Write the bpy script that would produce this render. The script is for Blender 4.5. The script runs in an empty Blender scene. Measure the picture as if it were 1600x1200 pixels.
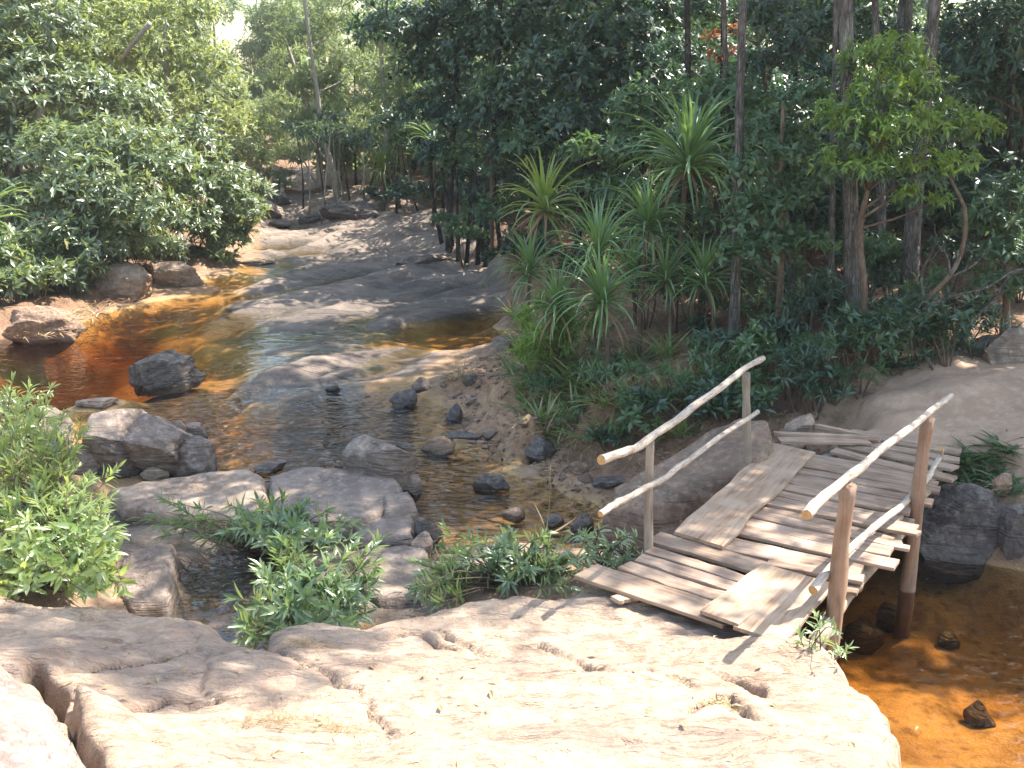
import bpy, bmesh, math, random
import numpy as np
from mathutils import Vector, Matrix, noise as mnoise

random.seed(7)
rng = np.random.default_rng(7)
S = bpy.context.scene
COL = S.collection
R = math.radians

# ------------------------------------------------------------------ camera, sky, sun, exposure
CAM_H, PITCH, FOC = 4.15, R(15.7), 1600.0          # focal length in pixels of the 1600 px wide photograph
cd = bpy.data.cameras.new('camera')
cd.sensor_width = 36.0
cd.lens = 36.0 * FOC / 1600.0
cd.clip_end = 5000
cam = bpy.data.objects.new('camera', cd)
COL.objects.link(cam)
cam.location = (0, 0, CAM_H)
cam.rotation_euler = (math.pi / 2 - PITCH, 0, 0)
S.camera = cam

SUN_AZ, SUN_EL = R(62), R(57)                      # azimuth measured from +Y towards +X
w = bpy.data.worlds.new('World')
S.world = w
w.use_nodes = True
wn = w.node_tree
wn.nodes.clear()
wo = wn.nodes.new('ShaderNodeOutputWorld')
wb = wn.nodes.new('ShaderNodeBackground')
ws = wn.nodes.new('ShaderNodeTexSky')
ws.sky_type = 'NISHITA'
ws.sun_disc = False
ws.sun_elevation = SUN_EL
ws.sun_rotation = SUN_AZ
ws.air_density = 1.6
ws.dust_density = 1.8
ws.ozone_density = 1.0
wb.inputs[1].default_value = 0.15
wn.links.new(ws.outputs[0], wb.inputs[0])
wn.links.new(wb.outputs[0], wo.inputs[0])

sl = bpy.data.lights.new('sun', 'SUN')
sl.energy = 5.0
sl.angle = R(0.55)
sl.color = (1.0, 0.94, 0.84)
sun = bpy.data.objects.new('sun', sl)
COL.objects.link(sun)
sdir = Vector((math.sin(SUN_AZ) * math.cos(SUN_EL), math.cos(SUN_AZ) * math.cos(SUN_EL), math.sin(SUN_EL)))
sun.rotation_euler = sdir.to_track_quat('Z', 'Y').to_euler()

vs = S.view_settings
vs.view_transform = 'Standard'
vs.look = 'None'
vs.exposure = 1.75
vs.gamma = 1.0
vs.use_curve_mapping = False
cy = S.cycles
cy.max_bounces = 7
cy.diffuse_bounces = 3
cy.glossy_bounces = 3
cy.transmission_bounces = 4
cy.transparent_max_bounces = 8
cy.volume_bounces = 0
cy.caustics_reflective = False
cy.caustics_refractive = False
cy.sample_clamp_indirect = 4.0
cy.use_denoising = True

# ------------------------------------------------------------------ geometry helpers
CP, SP = math.cos(PITCH), math.sin(PITCH)


def ray(px, py):
    a = (px - 800) / FOC
    b = (600 - py) / FOC
    return np.array([a, CP + SP * b, -SP + CP * b])


def P(px, py, z):
    d = ray(px, py)
    t = (z - CAM_H) / d[2]
    return np.array([d[0] * t, d[1] * t, z])


def D(px, py, dist):
    """the point at ground distance dist (along +Y) seen at that photo pixel"""
    d = ray(px, py)
    t = dist / d[1]
    return np.array([d[0] * t, dist, CAM_H + d[2] * t])


def _hash(ix, iy, iz, seed):
    h = (ix * 374761393 + iy * 668265263 + iz * 1440662683 + seed * 974711) & 0xFFFFFFFF
    h = ((h ^ (h >> 13)) * 1274126177) & 0xFFFFFFFF
    h = h ^ (h >> 16)
    return (h & 0xFFFFFF) / float(0xFFFFFF)


def vnoise(p, seed=0):
    p = np.asarray(p, float)
    i = np.floor(p).astype(np.int64)
    f = p - i
    u = f * f * f * (f * (f * 6 - 15) + 10)
    r = 0
    for dx in (0, 1):
        wx = u[:, 0] if dx else 1 - u[:, 0]
        for dy in (0, 1):
            wy = u[:, 1] if dy else 1 - u[:, 1]
            for dz in (0, 1):
                wz = u[:, 2] if dz else 1 - u[:, 2]
                r = r + wx * wy * wz * _hash(i[:, 0] + dx, i[:, 1] + dy, i[:, 2] + dz, seed)
    return r * 2 - 1


def fbm(p, octv=4, seed=0, gain=0.5):
    p = np.asarray(p, float)
    r, a = 0, 1.0
    for k in range(octv):
        r = r + a * vnoise(p * (2.03 ** k) + 17.3 * k, seed + k)
        a *= gain
    return r


def xy0(x, y, s=1.0, z=0.0):
    return np.stack([np.ravel(x) * s, np.ravel(y) * s, np.full(np.size(x), z)], 1)


def sdist(poly, x, y):
    """signed distance to a closed polygon, positive inside"""
    poly = np.asarray(poly, float)[:, :2]
    x = np.ravel(x); y = np.ravel(y)
    d2 = np.full(x.shape, 1e18)
    ins = np.zeros(x.shape, bool)
    n = len(poly)
    for k in range(n):
        a = poly[k]; b = poly[(k + 1) % n]
        e = b - a
        t = np.clip(((x - a[0]) * e[0] + (y - a[1]) * e[1]) / (e @ e + 1e-12), 0, 1)
        d2 = np.minimum(d2, (x - a[0] - t * e[0]) ** 2 + (y - a[1] - t * e[1]) ** 2)
        c = (a[1] > y) != (b[1] > y)
        xi = a[0] + (y - a[1]) / (b[1] - a[1] + 1e-15) * (b[0] - a[0])
        ins ^= c & (x < xi)
    return np.where(ins, 1, -1) * np.sqrt(d2)


def sstep(a, b, x):
    t = np.clip((x - a) / (b - a), 0, 1)
    return t * t * (3 - 2 * t)


def mesh_from(name, verts, faces, smooth=True):
    """faces: int array (n,3) or (n,4)"""
    me = bpy.data.meshes.new(name)
    v = np.ascontiguousarray(verts, dtype=np.float32)
    f = np.ascontiguousarray(faces, dtype=np.int32)
    k = f.shape[1]
    me.vertices.add(len(v)); me.vertices.foreach_set('co', v.ravel())
    me.loops.add(f.size); me.loops.foreach_set('vertex_index', f.ravel())
    me.polygons.add(len(f))
    me.polygons.foreach_set('loop_start', np.arange(0, f.size, k, dtype=np.int32))
    me.polygons.foreach_set('use_smooth', np.full(len(f), smooth, dtype=bool))
    me.update(calc_edges=True)
    return me


def mk(name, me, mat, parent=None, loc=None):
    o = bpy.data.objects.new(name, me)
    COL.objects.link(o)
    if mat is not None and len(me.materials) == 0:
        me.materials.append(mat)
    if parent is not None:
        o.parent = parent
    if loc is not None:
        o.location = loc
    return o


def tag(o, label=None, cat=None, group=None, kind=None):
    if label: o['label'] = label
    if cat: o['category'] = cat
    if group: o['group'] = group
    if kind: o['kind'] = kind
    return o


def empty(name, loc, label, cat, group=None):
    o = bpy.data.objects.new(name, None)
    o.empty_display_size = 0.2
    COL.objects.link(o)
    o.location = tuple(float(c) for c in loc)
    return tag(o, label, cat, group)


def grid_faces(nr, nc):
    i = np.arange(nr - 1)[:, None] * nc + np.arange(nc - 1)[None, :]
    i = i.ravel()
    return np.stack([i, i + 1, i + nc + 1, i + nc], 1)


def tube(pts, rad, sides=8, wob=0.0, seed=0, cap=True):
    """verts, quad faces of a tube along a polyline (caps are quads folded to the centre)"""
    pts = np.asarray(pts, float)
    n = len(pts)
    rad = np.broadcast_to(np.asarray(rad, float), (n,))
    tan = np.gradient(pts, axis=0)
    tan /= np.linalg.norm(tan, axis=1)[:, None] + 1e-9
    ref = np.array([0.31, 0.17, 0.93]) if abs(tan[0][2]) < 0.8 else np.array([0.93, 0.31, 0.17])
    V = []
    for k in range(n):
        u = np.cross(tan[k], ref); u /= np.linalg.norm(u)
        ww = np.cross(tan[k], u)
        a = np.arange(sides) / sides * 2 * math.pi
        rr = np.full(sides, rad[k])
        if wob:
            q = np.stack([np.cos(a) * 1.3, np.sin(a) * 1.3, np.full(sides, k * 0.45)], 1)
            rr = rr * (1 + wob * vnoise(q + seed * 7.1, seed))
        V.append(pts[k] + np.cos(a)[:, None] * rr[:, None] * u + np.sin(a)[:, None] * rr[:, None] * ww)
    V = np.concatenate(V)
    F = []
    for k in range(n - 1):
        for s in range(sides):
            s2 = (s + 1) % sides
            F.append((k * sides + s, k * sides + s2, (k + 1) * sides + s2, (k + 1) * sides + s))
    if cap:
        for k in (0, n - 1):
            c = len(V)
            V = np.vstack([V, pts[k]])
            for s in range(0, sides, 2):
                q = (k * sides + s, k * sides + (s + 1) % sides, k * sides + (s + 2) % sides, c)
                F.append(q if k else q[::-1])
    return V, np.array(F)


def spline(ctrl, n):
    """Catmull-Rom through rows of ctrl"""
    c = np.asarray(ctrl, float)
    c = np.vstack([2 * c[0] - c[1], c, 2 * c[-1] - c[-2]])
    out = []
    m = len(c) - 3
    for t in np.linspace(0, m, n):
        k = min(int(t), m - 1); f = t - k
        p0, p1, p2, p3 = c[k:k + 4]
        out.append(0.5 * (2 * p1 + (p2 - p0) * f + (2 * p0 - 5 * p1 + 4 * p2 - p3) * f * f + (3 * p1 - p0 - 3 * p2 + p3) * f ** 3))
    return np.array(out)


# ------------------------------------------------------------------ materials
def newmat(name):
    m = bpy.data.materials.new(name)
    m.use_nodes = True
    nt = m.node_tree
    nt.nodes.clear()
    out = nt.nodes.new('ShaderNodeOutputMaterial')
    return m, nt, out


class NB:
    """small node-building helper"""
    def __init__(s, nt): s.nt = nt
    def n(s, typ, **kw):
        nd = s.nt.nodes.new(typ)
        for k, v in kw.items(): setattr(nd, k, v)
        return nd
    def set(s, sock, v):
        if hasattr(v, 'is_output') or isinstance(v, bpy.types.NodeSocket): s.nt.links.new(v, sock)
        elif isinstance(v, (tuple, list)) and len(v) == 3 and sock.type == 'RGBA': sock.default_value = (*v, 1)
        else: sock.default_value = v
    def noise(s, vec, scale, det=4, rough=0.55, dist=0.0):
        nd = s.n('ShaderNodeTexNoise')
        s.set(nd.inputs['Vector'], vec)
        nd.inputs['Scale'].default_value = scale; nd.inputs['Detail'].default_value = det
        nd.inputs['Roughness'].default_value = rough; nd.inputs['Distortion'].default_value = dist
        return nd.outputs[0]
    def voro(s, vec, scale, feature='F1', out=0):
        nd = s.n('ShaderNodeTexVoronoi'); nd.feature = feature
        s.set(nd.inputs['Vector'], vec); nd.inputs['Scale'].default_value = scale
        return nd.outputs[out]
    def ramp(s, fac, stops):
        nd = s.n('ShaderNodeValToRGB'); cr = nd.color_ramp
        while len(cr.elements) < len(stops): cr.elements.new(0.5)
        for e, (p, c) in zip(cr.elements, stops):
            e.position = p; e.color = (c, c, c, 1) if not isinstance(c, tuple) else (*c, 1)
        s.set(nd.inputs[0], fac)
        return nd.outputs[0]
    def mix(s, fac, a, b, blend='MIX'):
        nd = s.n('ShaderNodeMix'); nd.data_type = 'RGBA'; nd.blend_type = blend
        s.set(nd.inputs[0], fac); s.set(nd.inputs[6], a); s.set(nd.inputs[7], b)
        return nd.outputs[2]
    def math(s, op, a, b=0.0, c=None):
        nd = s.n('ShaderNodeMath'); nd.operation = op
        s.set(nd.inputs[0], a); s.set(nd.inputs[1], b)
        if c is not None: s.set(nd.inputs[2], c)
        return nd.outputs[0]
    def maprange(s, v, a, b, c=0.0, d=1.0):
        nd = s.n('ShaderNodeMapRange'); s.set(nd.inputs[0], v)
        for k, q in zip((1, 2, 3, 4), (a, b, c, d)): nd.inputs[k].default_value = q
        return nd.outputs[0]
    def mapping(s, vec, scale=(1, 1, 1), rot=(0, 0, 0), loc=(0, 0, 0)):
        nd = s.n('ShaderNodeMapping'); s.set(nd.inputs[0], vec)
        nd.inputs[1].default_value = loc; nd.inputs[2].default_value = rot; nd.inputs[3].default_value = scale
        return nd.outputs[0]
    def bump(s, h, strength=0.5, dist=0.02, nrm=None):
        nd = s.n('ShaderNodeBump'); nd.inputs['Strength'].default_value = strength; nd.inputs['Distance'].default_value = dist
        s.set(nd.inputs['Height'], h)
        if nrm is not None: s.set(nd.inputs['Normal'], nrm)
        return nd.outputs[0]
    def pbsdf(s, col, rough=0.8, nrm=None, spec=0.3):
        nd = s.n('ShaderNodeBsdfPrincipled')
        s.set(nd.inputs['Base Color'], col); s.set(nd.inputs['Roughness'], rough)
        nd.inputs['Specular IOR Level'].default_value = spec
        if nrm is not None: s.set(nd.inputs['Normal'], nrm)
        return nd.outputs[0]


WET_Z = 0.07


def wetness(b, pos):
    """wet band of rock just above the stream: 1 when wet"""
    sep = b.n('ShaderNodeSeparateXYZ'); b.set(sep.inputs[0], pos)
    n1 = b.noise(pos, 5.0, 3)
    rise = b.math('MULTIPLY', b.math('MAXIMUM', b.math('SUBTRACT', sep.outputs[1], 24.0), 0.0), 0.012)
    z = b.math('SUBTRACT', b.math('ADD', sep.outputs[2], b.math('MULTIPLY', n1, -0.09)), rise)
    return b.maprange(z, -0.02, 0.085, 1.0, 0.0)


def rock_mat(name, base, dark, pale, scale=1.0, wet=True, lichen=0.35, strata=True, bump=0.75, patch=False):
    m, nt, out = newmat(name)
    b = NB(nt)
    geo = b.n('ShaderNodeNewGeometry')
    pos = geo.outputs['Position']
    warp = b.noise(pos, 1.7 * scale, 3)
    n1 = b.noise(pos, 1.3 * scale, 6, 0.62, 0.4)
    n2 = b.noise(pos, 9.0 * scale, 5, 0.65)
    n3 = b.noise(pos, 48.0 * scale, 3, 0.7)
    col = b.mix(b.ramp(n1, [(0.36, 0.0), (0.62, 1.0)]), dark, base)
    col = b.mix(b.ramp(n2, [(0.45, 0.0), (0.72, 1.0)]), col, pale)
    col = b.mix(b.math('MULTIPLY', b.ramp(n3, [(0.42, 0.0), (0.7, 1.0)]), 0.35), col, dark)
    v = b.voro(pos, 7.0 * scale)
    if patch:
        pn = b.noise(b.mapping(pos, (0.7, 1.3, 1.0)), 0.9, 5, 0.6, 0.8)
        col = b.mix(b.math('MULTIPLY', b.ramp(pn, [(0.50, 0.0), (0.64, 1.0)]), 0.7), col, (0.24, 0.175, 0.14))
        pv_ = b.noise(pos, 3.4, 6, 0.72, 1.2)
        col = b.mix(b.math('MULTIPLY', b.ramp(pv_, [(0.60, 0.0), (0.64, 1.0)]), 0.28), col, (0.17, 0.14, 0.125))
        pn2 = b.noise(pos, 2.6, 4, 0.6, 0.5)
        col = b.mix(b.math('MULTIPLY', b.ramp(pn2, [(0.57, 0.0), (0.68, 1.0)]), 0.4), col, (0.38, 0.25, 0.18))
    li = b.math('MULTIPLY', b.ramp(b.math('ADD', v, b.math('MULTIPLY', n2, 0.5)), [(0.30, 1.0), (0.42, 0.0)]), lichen)
    col = b.mix(li, col, (0.46, 0.45, 0.40))
    h = b.math('ADD', b.math('MULTIPLY', n2, 0.6), b.math('MULTIPLY', n3, 0.22))
    if strata:
        mp = b.mapping(pos, (0.9, 0.9, 9.0), (R(5), R(-4), 0))
        st = b.noise(mp, 1.6, 4, 0.6, 0.6)
        h = b.math('ADD', h, b.math('MULTIPLY', b.ramp(st, [(0.42, 0.0), (0.5, 1.0)]), 0.35))
    if patch:
        n5 = b.noise(b.mapping(pos, (1.0, 2.2, 1.0)), 16.0, 6, 0.72, 0.6)
        h = b.math('ADD', h, b.math('MULTIPLY', n5, 0.9))
        n6 = b.noise(pos, 130.0, 2, 0.6)
        col = b.mix(b.math('MULTIPLY', b.ramp(n6, [(0.58, 0.0), (0.66, 1.0)]), 0.25), col, (0.2, 0.14, 0.11))
        st5 = b.noise(b.mapping(pos, (0.6, 3.2, 1.0), (0, 0, R(-6))), 2.4, 6, 0.66, 0.7)
        h = b.math('ADD', h, b.math('MULTIPLY', b.ramp(st5, [(0.44, 0.0), (0.48, 1.0)]), 0.45))
    h = b.math('ADD', h, b.math('MULTIPLY', b.voro(pos, 16 * scale), -0.18))
    rough = 0.82
    if wet:
        wt = wetness(b, pos)
        col = b.mix(b.math('MULTIPLY', wt, 0.7), col, (0.035, 0.026, 0.02))
        rough = b.maprange(wt, 0, 1, 0.82, 0.25)
    b.set(out.inputs[0], b.pbsdf(col, rough, b.bump(h, bump, 0.05), 0.35))
    return m


M = {}
M['rock_grey'] = rock_mat('grey_sandstone', (0.215, 0.163, 0.130), (0.10, 0.074, 0.060), (0.31, 0.245, 0.20))
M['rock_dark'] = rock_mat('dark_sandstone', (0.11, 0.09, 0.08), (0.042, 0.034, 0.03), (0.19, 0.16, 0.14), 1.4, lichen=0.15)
M['rock_tan'] = rock_mat('tan_sandstone', (0.33, 0.24, 0.172), (0.16, 0.108, 0.076), (0.43, 0.33, 0.25))
M['rock_pale'] = rock_mat('pale_pink_sandstone', (0.46, 0.335, 0.235), (0.31, 0.21, 0.145), (0.53, 0.405, 0.295), 0.8, False, 0.12, strata=False, bump=0.8, patch=True)
M['rock_moss'] = rock_mat('weathered_sandstone', (0.25, 0.185, 0.155), (0.13, 0.095, 0.08), (0.33, 0.265, 0.23), 1.3, False, 0.5)
M['rock_umber'] = rock_mat('umber_sandstone', (0.215, 0.14, 0.095), (0.09, 0.058, 0.042), (0.30, 0.215, 0.155))
M['rock_path'] = rock_mat('tan_pink_path_rock', (0.37, 0.245, 0.165), (0.26, 0.165, 0.11), (0.44, 0.31, 0.22), 0.8, False, 0.05, strata=False, bump=0.4)
M['rock_brown'] = rock_mat('brown_stream_stone', (0.27, 0.165, 0.10), (0.12, 0.07, 0.045), (0.36, 0.26, 0.19), 2.0, lichen=0.1)


def bark_mat(name, base, dark, scale=1.0, rough=True):
    m, nt, out = newmat(name)
    b = NB(nt)
    tc = b.n('ShaderNodeTexCoord').outputs['Object']
    mp = b.mapping(b.mix(0.12, tc, b.n('ShaderNodeTexNoise').outputs[1]), (20 * scale, 20 * scale, 4.2 * scale))
    v = b.voro(mp, 1.6, 'DISTANCE_TO_EDGE')
    n1 = b.noise(mp, 1.2, 4, 0.6)
    n2 = b.noise(tc, 2.0, 3)
    col = b.mix(b.ramp(n1, [(0.35, 0.0), (0.65, 1.0)]), dark, base)
    if rough:
        col = b.mix(b.ramp(v, [(0.0, 0.75), (0.12, 0.0)]), col, tuple(c * 0.6 for c in dark))
    col = b.mix(b.math('MULTIPLY', b.ramp(n2, [(0.55, 0.0), (0.7, 1.0)]), 0.5), col, (0.33, 0.32, 0.28))
    h = b.math('ADD', b.math('MULTIPLY', b.ramp(v, [(0.0, 0.0), (0.25, 1.0)]), 1.0 if rough else 0.1), b.math('MULTIPLY', n1, 0.5))
    b.set(out.inputs[0], b.pbsdf(col, 0.9, b.bump(h, 0.9, 0.03), 0.2))
    return m


M['bark_rough'] = bark_mat('rough_grey_bark', (0.20, 0.18, 0.165), (0.075, 0.065, 0.058))
M['bark_dark'] = bark_mat('dark_bark', (0.075, 0.062, 0.055), (0.03, 0.025, 0.022), 1.2)
M['bark_pale'] = bark_mat('pale_bark', (0.40, 0.36, 0.31), (0.22, 0.19, 0.16), 1.5, False)
M['bark_brown'] = bark_mat('brown_bark', (0.17, 0.12, 0.085), (0.07, 0.05, 0.036), 2.0, False)


def leaf_mat(name, c1, c2, trans, tfac=0.35, rough=0.38, spec=0.5, obj_random=False, yellow=None):
    m, nt, out = newmat(name)
    b = NB(nt)
    if obj_random:
        rnd = b.n('ShaderNodeObjectInfo').outputs['Random']
    else:
        rnd = b.n('ShaderNodeNewGeometry').outputs['Random Per Island']
    col = b.mix(rnd, c1, c2)
    if yellow is not None:
        col = b.mix(b.ramp(b.math('FRACT', b.math('MULTIPLY', rnd, 37.7)), [(1 - yellow[1], 0.0), (1 - yellow[1] + 0.01, 1.0)]), col, yellow[0])
    # clumps of older and fresher leaves
    pz = b.n('ShaderNodeNewGeometry').outputs['Position']
    cl_ = b.noise(pz, 1.1, 3, 0.6)
    hsv = b.n('ShaderNodeHueSaturation')
    b.set(hsv.inputs['Hue'], b.maprange(cl_, 0.3, 0.7, 0.525, 0.48)); b.set(hsv.inputs['Value'], b.maprange(cl_, 0.3, 0.7, 0.65, 1.35)); b.set(hsv.inputs['Color'], col)
    col = hsv.outputs[0]
    pb = b.pbsdf(col, rough, None, spec)
    tr = b.n('ShaderNodeBsdfTranslucent')
    b.set(tr.inputs[0], b.mix(rnd, trans, tuple(c * 0.75 for c in trans)))
    mx = b.n('ShaderNodeMixShader')
    mx.inputs[0].default_value = tfac
    nt.links.new(pb, mx.inputs[1]); nt.links.new(tr.outputs[0], mx.inputs[2])
    nt.links.new(mx.outputs[0], out.inputs[0])
    return m


M['leaf_glossy'] = leaf_mat('glossy_broad_leaf', (0.075, 0.12, 0.052), (0.15, 0.19, 0.09), (0.36, 0.44, 0.12), 0.35, 0.34, 1.0, yellow=((0.30, 0.24, 0.08), 0.02))
M['leaf_olive'] = leaf_mat('olive_leaf', (0.12, 0.16, 0.055), (0.21, 0.24, 0.10), (0.48, 0.54, 0.14), 0.40, 0.42, 0.5)
M['leaf_hazy'] = leaf_mat('fine_grey_green_leaf', (0.11, 0.16, 0.08), (0.19, 0.24, 0.12), (0.42, 0.50, 0.17), 0.40, 0.45, 0.5, yellow=((0.30, 0.15, 0.10), 0.012))
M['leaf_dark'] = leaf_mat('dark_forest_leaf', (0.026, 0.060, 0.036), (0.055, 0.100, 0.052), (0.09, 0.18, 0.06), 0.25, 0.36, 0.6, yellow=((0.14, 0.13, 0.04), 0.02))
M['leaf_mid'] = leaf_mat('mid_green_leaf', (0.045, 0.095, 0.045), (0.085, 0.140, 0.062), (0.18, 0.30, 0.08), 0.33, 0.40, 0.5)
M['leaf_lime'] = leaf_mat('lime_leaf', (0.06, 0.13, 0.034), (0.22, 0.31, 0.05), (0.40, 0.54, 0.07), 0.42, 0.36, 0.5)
M['leaf_red'] = leaf_mat('russet_leaf', (0.20, 0.055, 0.03), (0.30, 0.11, 0.045), (0.4, 0.12, 0.04), 0.35, 0.45)
M['leaf_bush'] = leaf_mat('bright_bush_leaf', (0.13, 0.20, 0.055), (0.28, 0.34, 0.14), (0.48, 0.56, 0.14), 0.42, 0.30, 0.8)
M['leaf_oleander'] = leaf_mat('slender_shrub_leaf', (0.105, 0.17, 0.08), (0.22, 0.28, 0.145), (0.38, 0.50, 0.15), 0.36, 0.26, 0.9, obj_random=True)
M['foliage_oleander'] = leaf_mat('slender_shrub_foliage', (0.105, 0.17, 0.08), (0.22, 0.28, 0.145), (0.38, 0.50, 0.15), 0.36, 0.26, 0.9)
M['leaf_pandanus'] = leaf_mat('pandanus_blade', (0.095, 0.175, 0.065), (0.16, 0.25, 0.09), (0.28, 0.44, 0.10), 0.30, 0.34, 0.7, obj_random=True)
M['leaf_pandanus_young'] = leaf_mat('young_pandanus_blade', (0.13, 0.21, 0.05), (0.21, 0.27, 0.07), (0.36, 0.46, 0.08), 0.36, 0.36, 0.6, obj_random=True)
M['dry_blade'] = leaf_mat('dead_pandanus_blade', (0.24, 0.16, 0.09), (0.15, 0.095, 0.055), (0.2, 0.13, 0.06), 0.15, 0.6, 0.3, obj_random=True)
M['grass'] = leaf_mat('bank_grass', (0.09, 0.165, 0.045), (0.18, 0.25, 0.08), (0.25, 0.36, 0.07), 0.35, 0.45, 0.4, yellow=((0.34, 0.27, 0.13), 0.2))
M['dry_grass'] = leaf_mat('dry_grass', (0.40, 0.31, 0.17), (0.28, 0.20, 0.11), (0.4, 0.3, 0.14), 0.25, 0.6, 0.3)
M['litter'] = leaf_mat('leaf_litter', (0.16, 0.085, 0.045), (0.30, 0.19, 0.11), (0.2, 0.1, 0.05), 0.12, 0.7, 0.3)


def wood_mat(name, base, dark, pale, grain=1.0):
    m, nt, out = newmat(name)
    b = NB(nt)
    tc = b.n('ShaderNodeTexCoord').outputs['Object']
    rnd = b.n('ShaderNodeObjectInfo').outputs['Random']
    vec = b.n('ShaderNodeVectorMath'); vec.operation = 'ADD'
    b.set(vec.inputs[0], tc)
    cmb = b.n('ShaderNodeCombineXYZ'); b.set(cmb.inputs[0], b.math('MULTIPLY', rnd, 53.0)); b.set(cmb.inputs[1], b.math('MULTIPLY', rnd, 11.0))
    b.set(vec.inputs[1], cmb.outputs[0])
    q = vec.outputs[0]
    g1 = b.noise(b.mapping(q, (1.6, 26 * grain, 26 * grain)), 1.0, 5, 0.65, 0.8)
    g2 = b.noise(b.mapping(q, (3.0, 90 * grain, 90 * grain)), 1.0, 3, 0.6)
    n3 = b.noise(q, 3.5, 4)
    col = b.mix(b.ramp(g1, [(0.33, 0.0), (0.62, 1.0)]), dark, base)
    col = b.mix(b.math('MULTIPLY', b.ramp(n3, [(0.42, 0.0), (0.68, 1.0)]), 0.7), col, pale)
    col = b.mix(b.math('MULTIPLY', b.ramp(g2, [(0.55, 0.0), (0.7, 1.0)]), 0.4), col, dark)
    hs = b.n('ShaderNodeHueSaturation')
    b.set(hs.inputs['Value'], b.maprange(rnd, 0, 1, 0.82, 1.15)); b.set(hs.inputs['Color'], col)
    h = b.math('ADD', g1, b.math('MULTIPLY', g2, 0.4))
    b.set(out.inputs[0], b.pbsdf(hs.outputs[0], 0.8, b.bump(h, 0.6, 0.008), 0.25))
    return m


M['plank'] = wood_mat('weathered_plank', (0.35, 0.24, 0.17), (0.15, 0.095, 0.066), (0.42, 0.315, 0.24))
M['plank_new'] = wood_mat('sawn_plank', (0.40, 0.275, 0.185), (0.21, 0.132, 0.085), (0.48, 0.36, 0.265))
M['post'] = wood_mat('post_wood', (0.30, 0.185, 0.115), (0.15, 0.085, 0.055), (0.36, 0.26, 0.19), 0.7)
M['post_grey'] = wood_mat('grey_post_wood', (0.27, 0.215, 0.16), (0.14, 0.105, 0.078), (0.36, 0.30, 0.24), 0.8)


def pole_mat():
    m, nt, out = newmat('peeled_pole')
    b = NB(nt)
    tc = b.n('ShaderNodeTexCoord').outputs['Object']
    n1 = b.noise(b.mapping(tc, (5, 30, 30)), 1.6, 6, 0.7, 0.8)
    n2 = b.noise(b.mapping(tc, (26, 50, 50)), 1.5, 3)
    col = b.mix(b.ramp(n1, [(0.34, 0.0), (0.58, 1.0)]), (0.22, 0.15, 0.11), (0.52, 0.44, 0.36))
    col = b.mix(b.math('MULTIPLY', b.ramp(n2, [(0.5, 0.0), (0.65, 1.0)]), 0.4), col, (0.30, 0.23, 0.18))
    b.set(out.inputs[0], b.pbsdf(col, 0.7, b.bump(b.math('ADD', n1, n2), 0.6, 0.01), 0.3))
    return m


M['pole'] = pole_mat()


def plain(name, col, rough=0.8, nscale=30):
    m, nt, out = newmat(name)
    b = NB(nt)
    pos = b.n('ShaderNodeNewGeometry').outputs['Position']
    n = b.noise(pos, nscale, 4)
    c = b.mix(n, tuple(x * 0.6 for x in col), tuple(min(1, x * 1.3) for x in col))
    b.set(out.inputs[0], b.pbsdf(c, rough, b.bump(n, 0.5, 0.01)))
    return m


M['cut_end'] = plain('sawn_end_grain', (0.42, 0.24, 0.10), 0.8, 60)

# ------------------------------------------------------------------ terrain
RISE = 0.012


def rise(y):
    return RISE * np.maximum(0, np.asarray(y) - 24.0)


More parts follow.
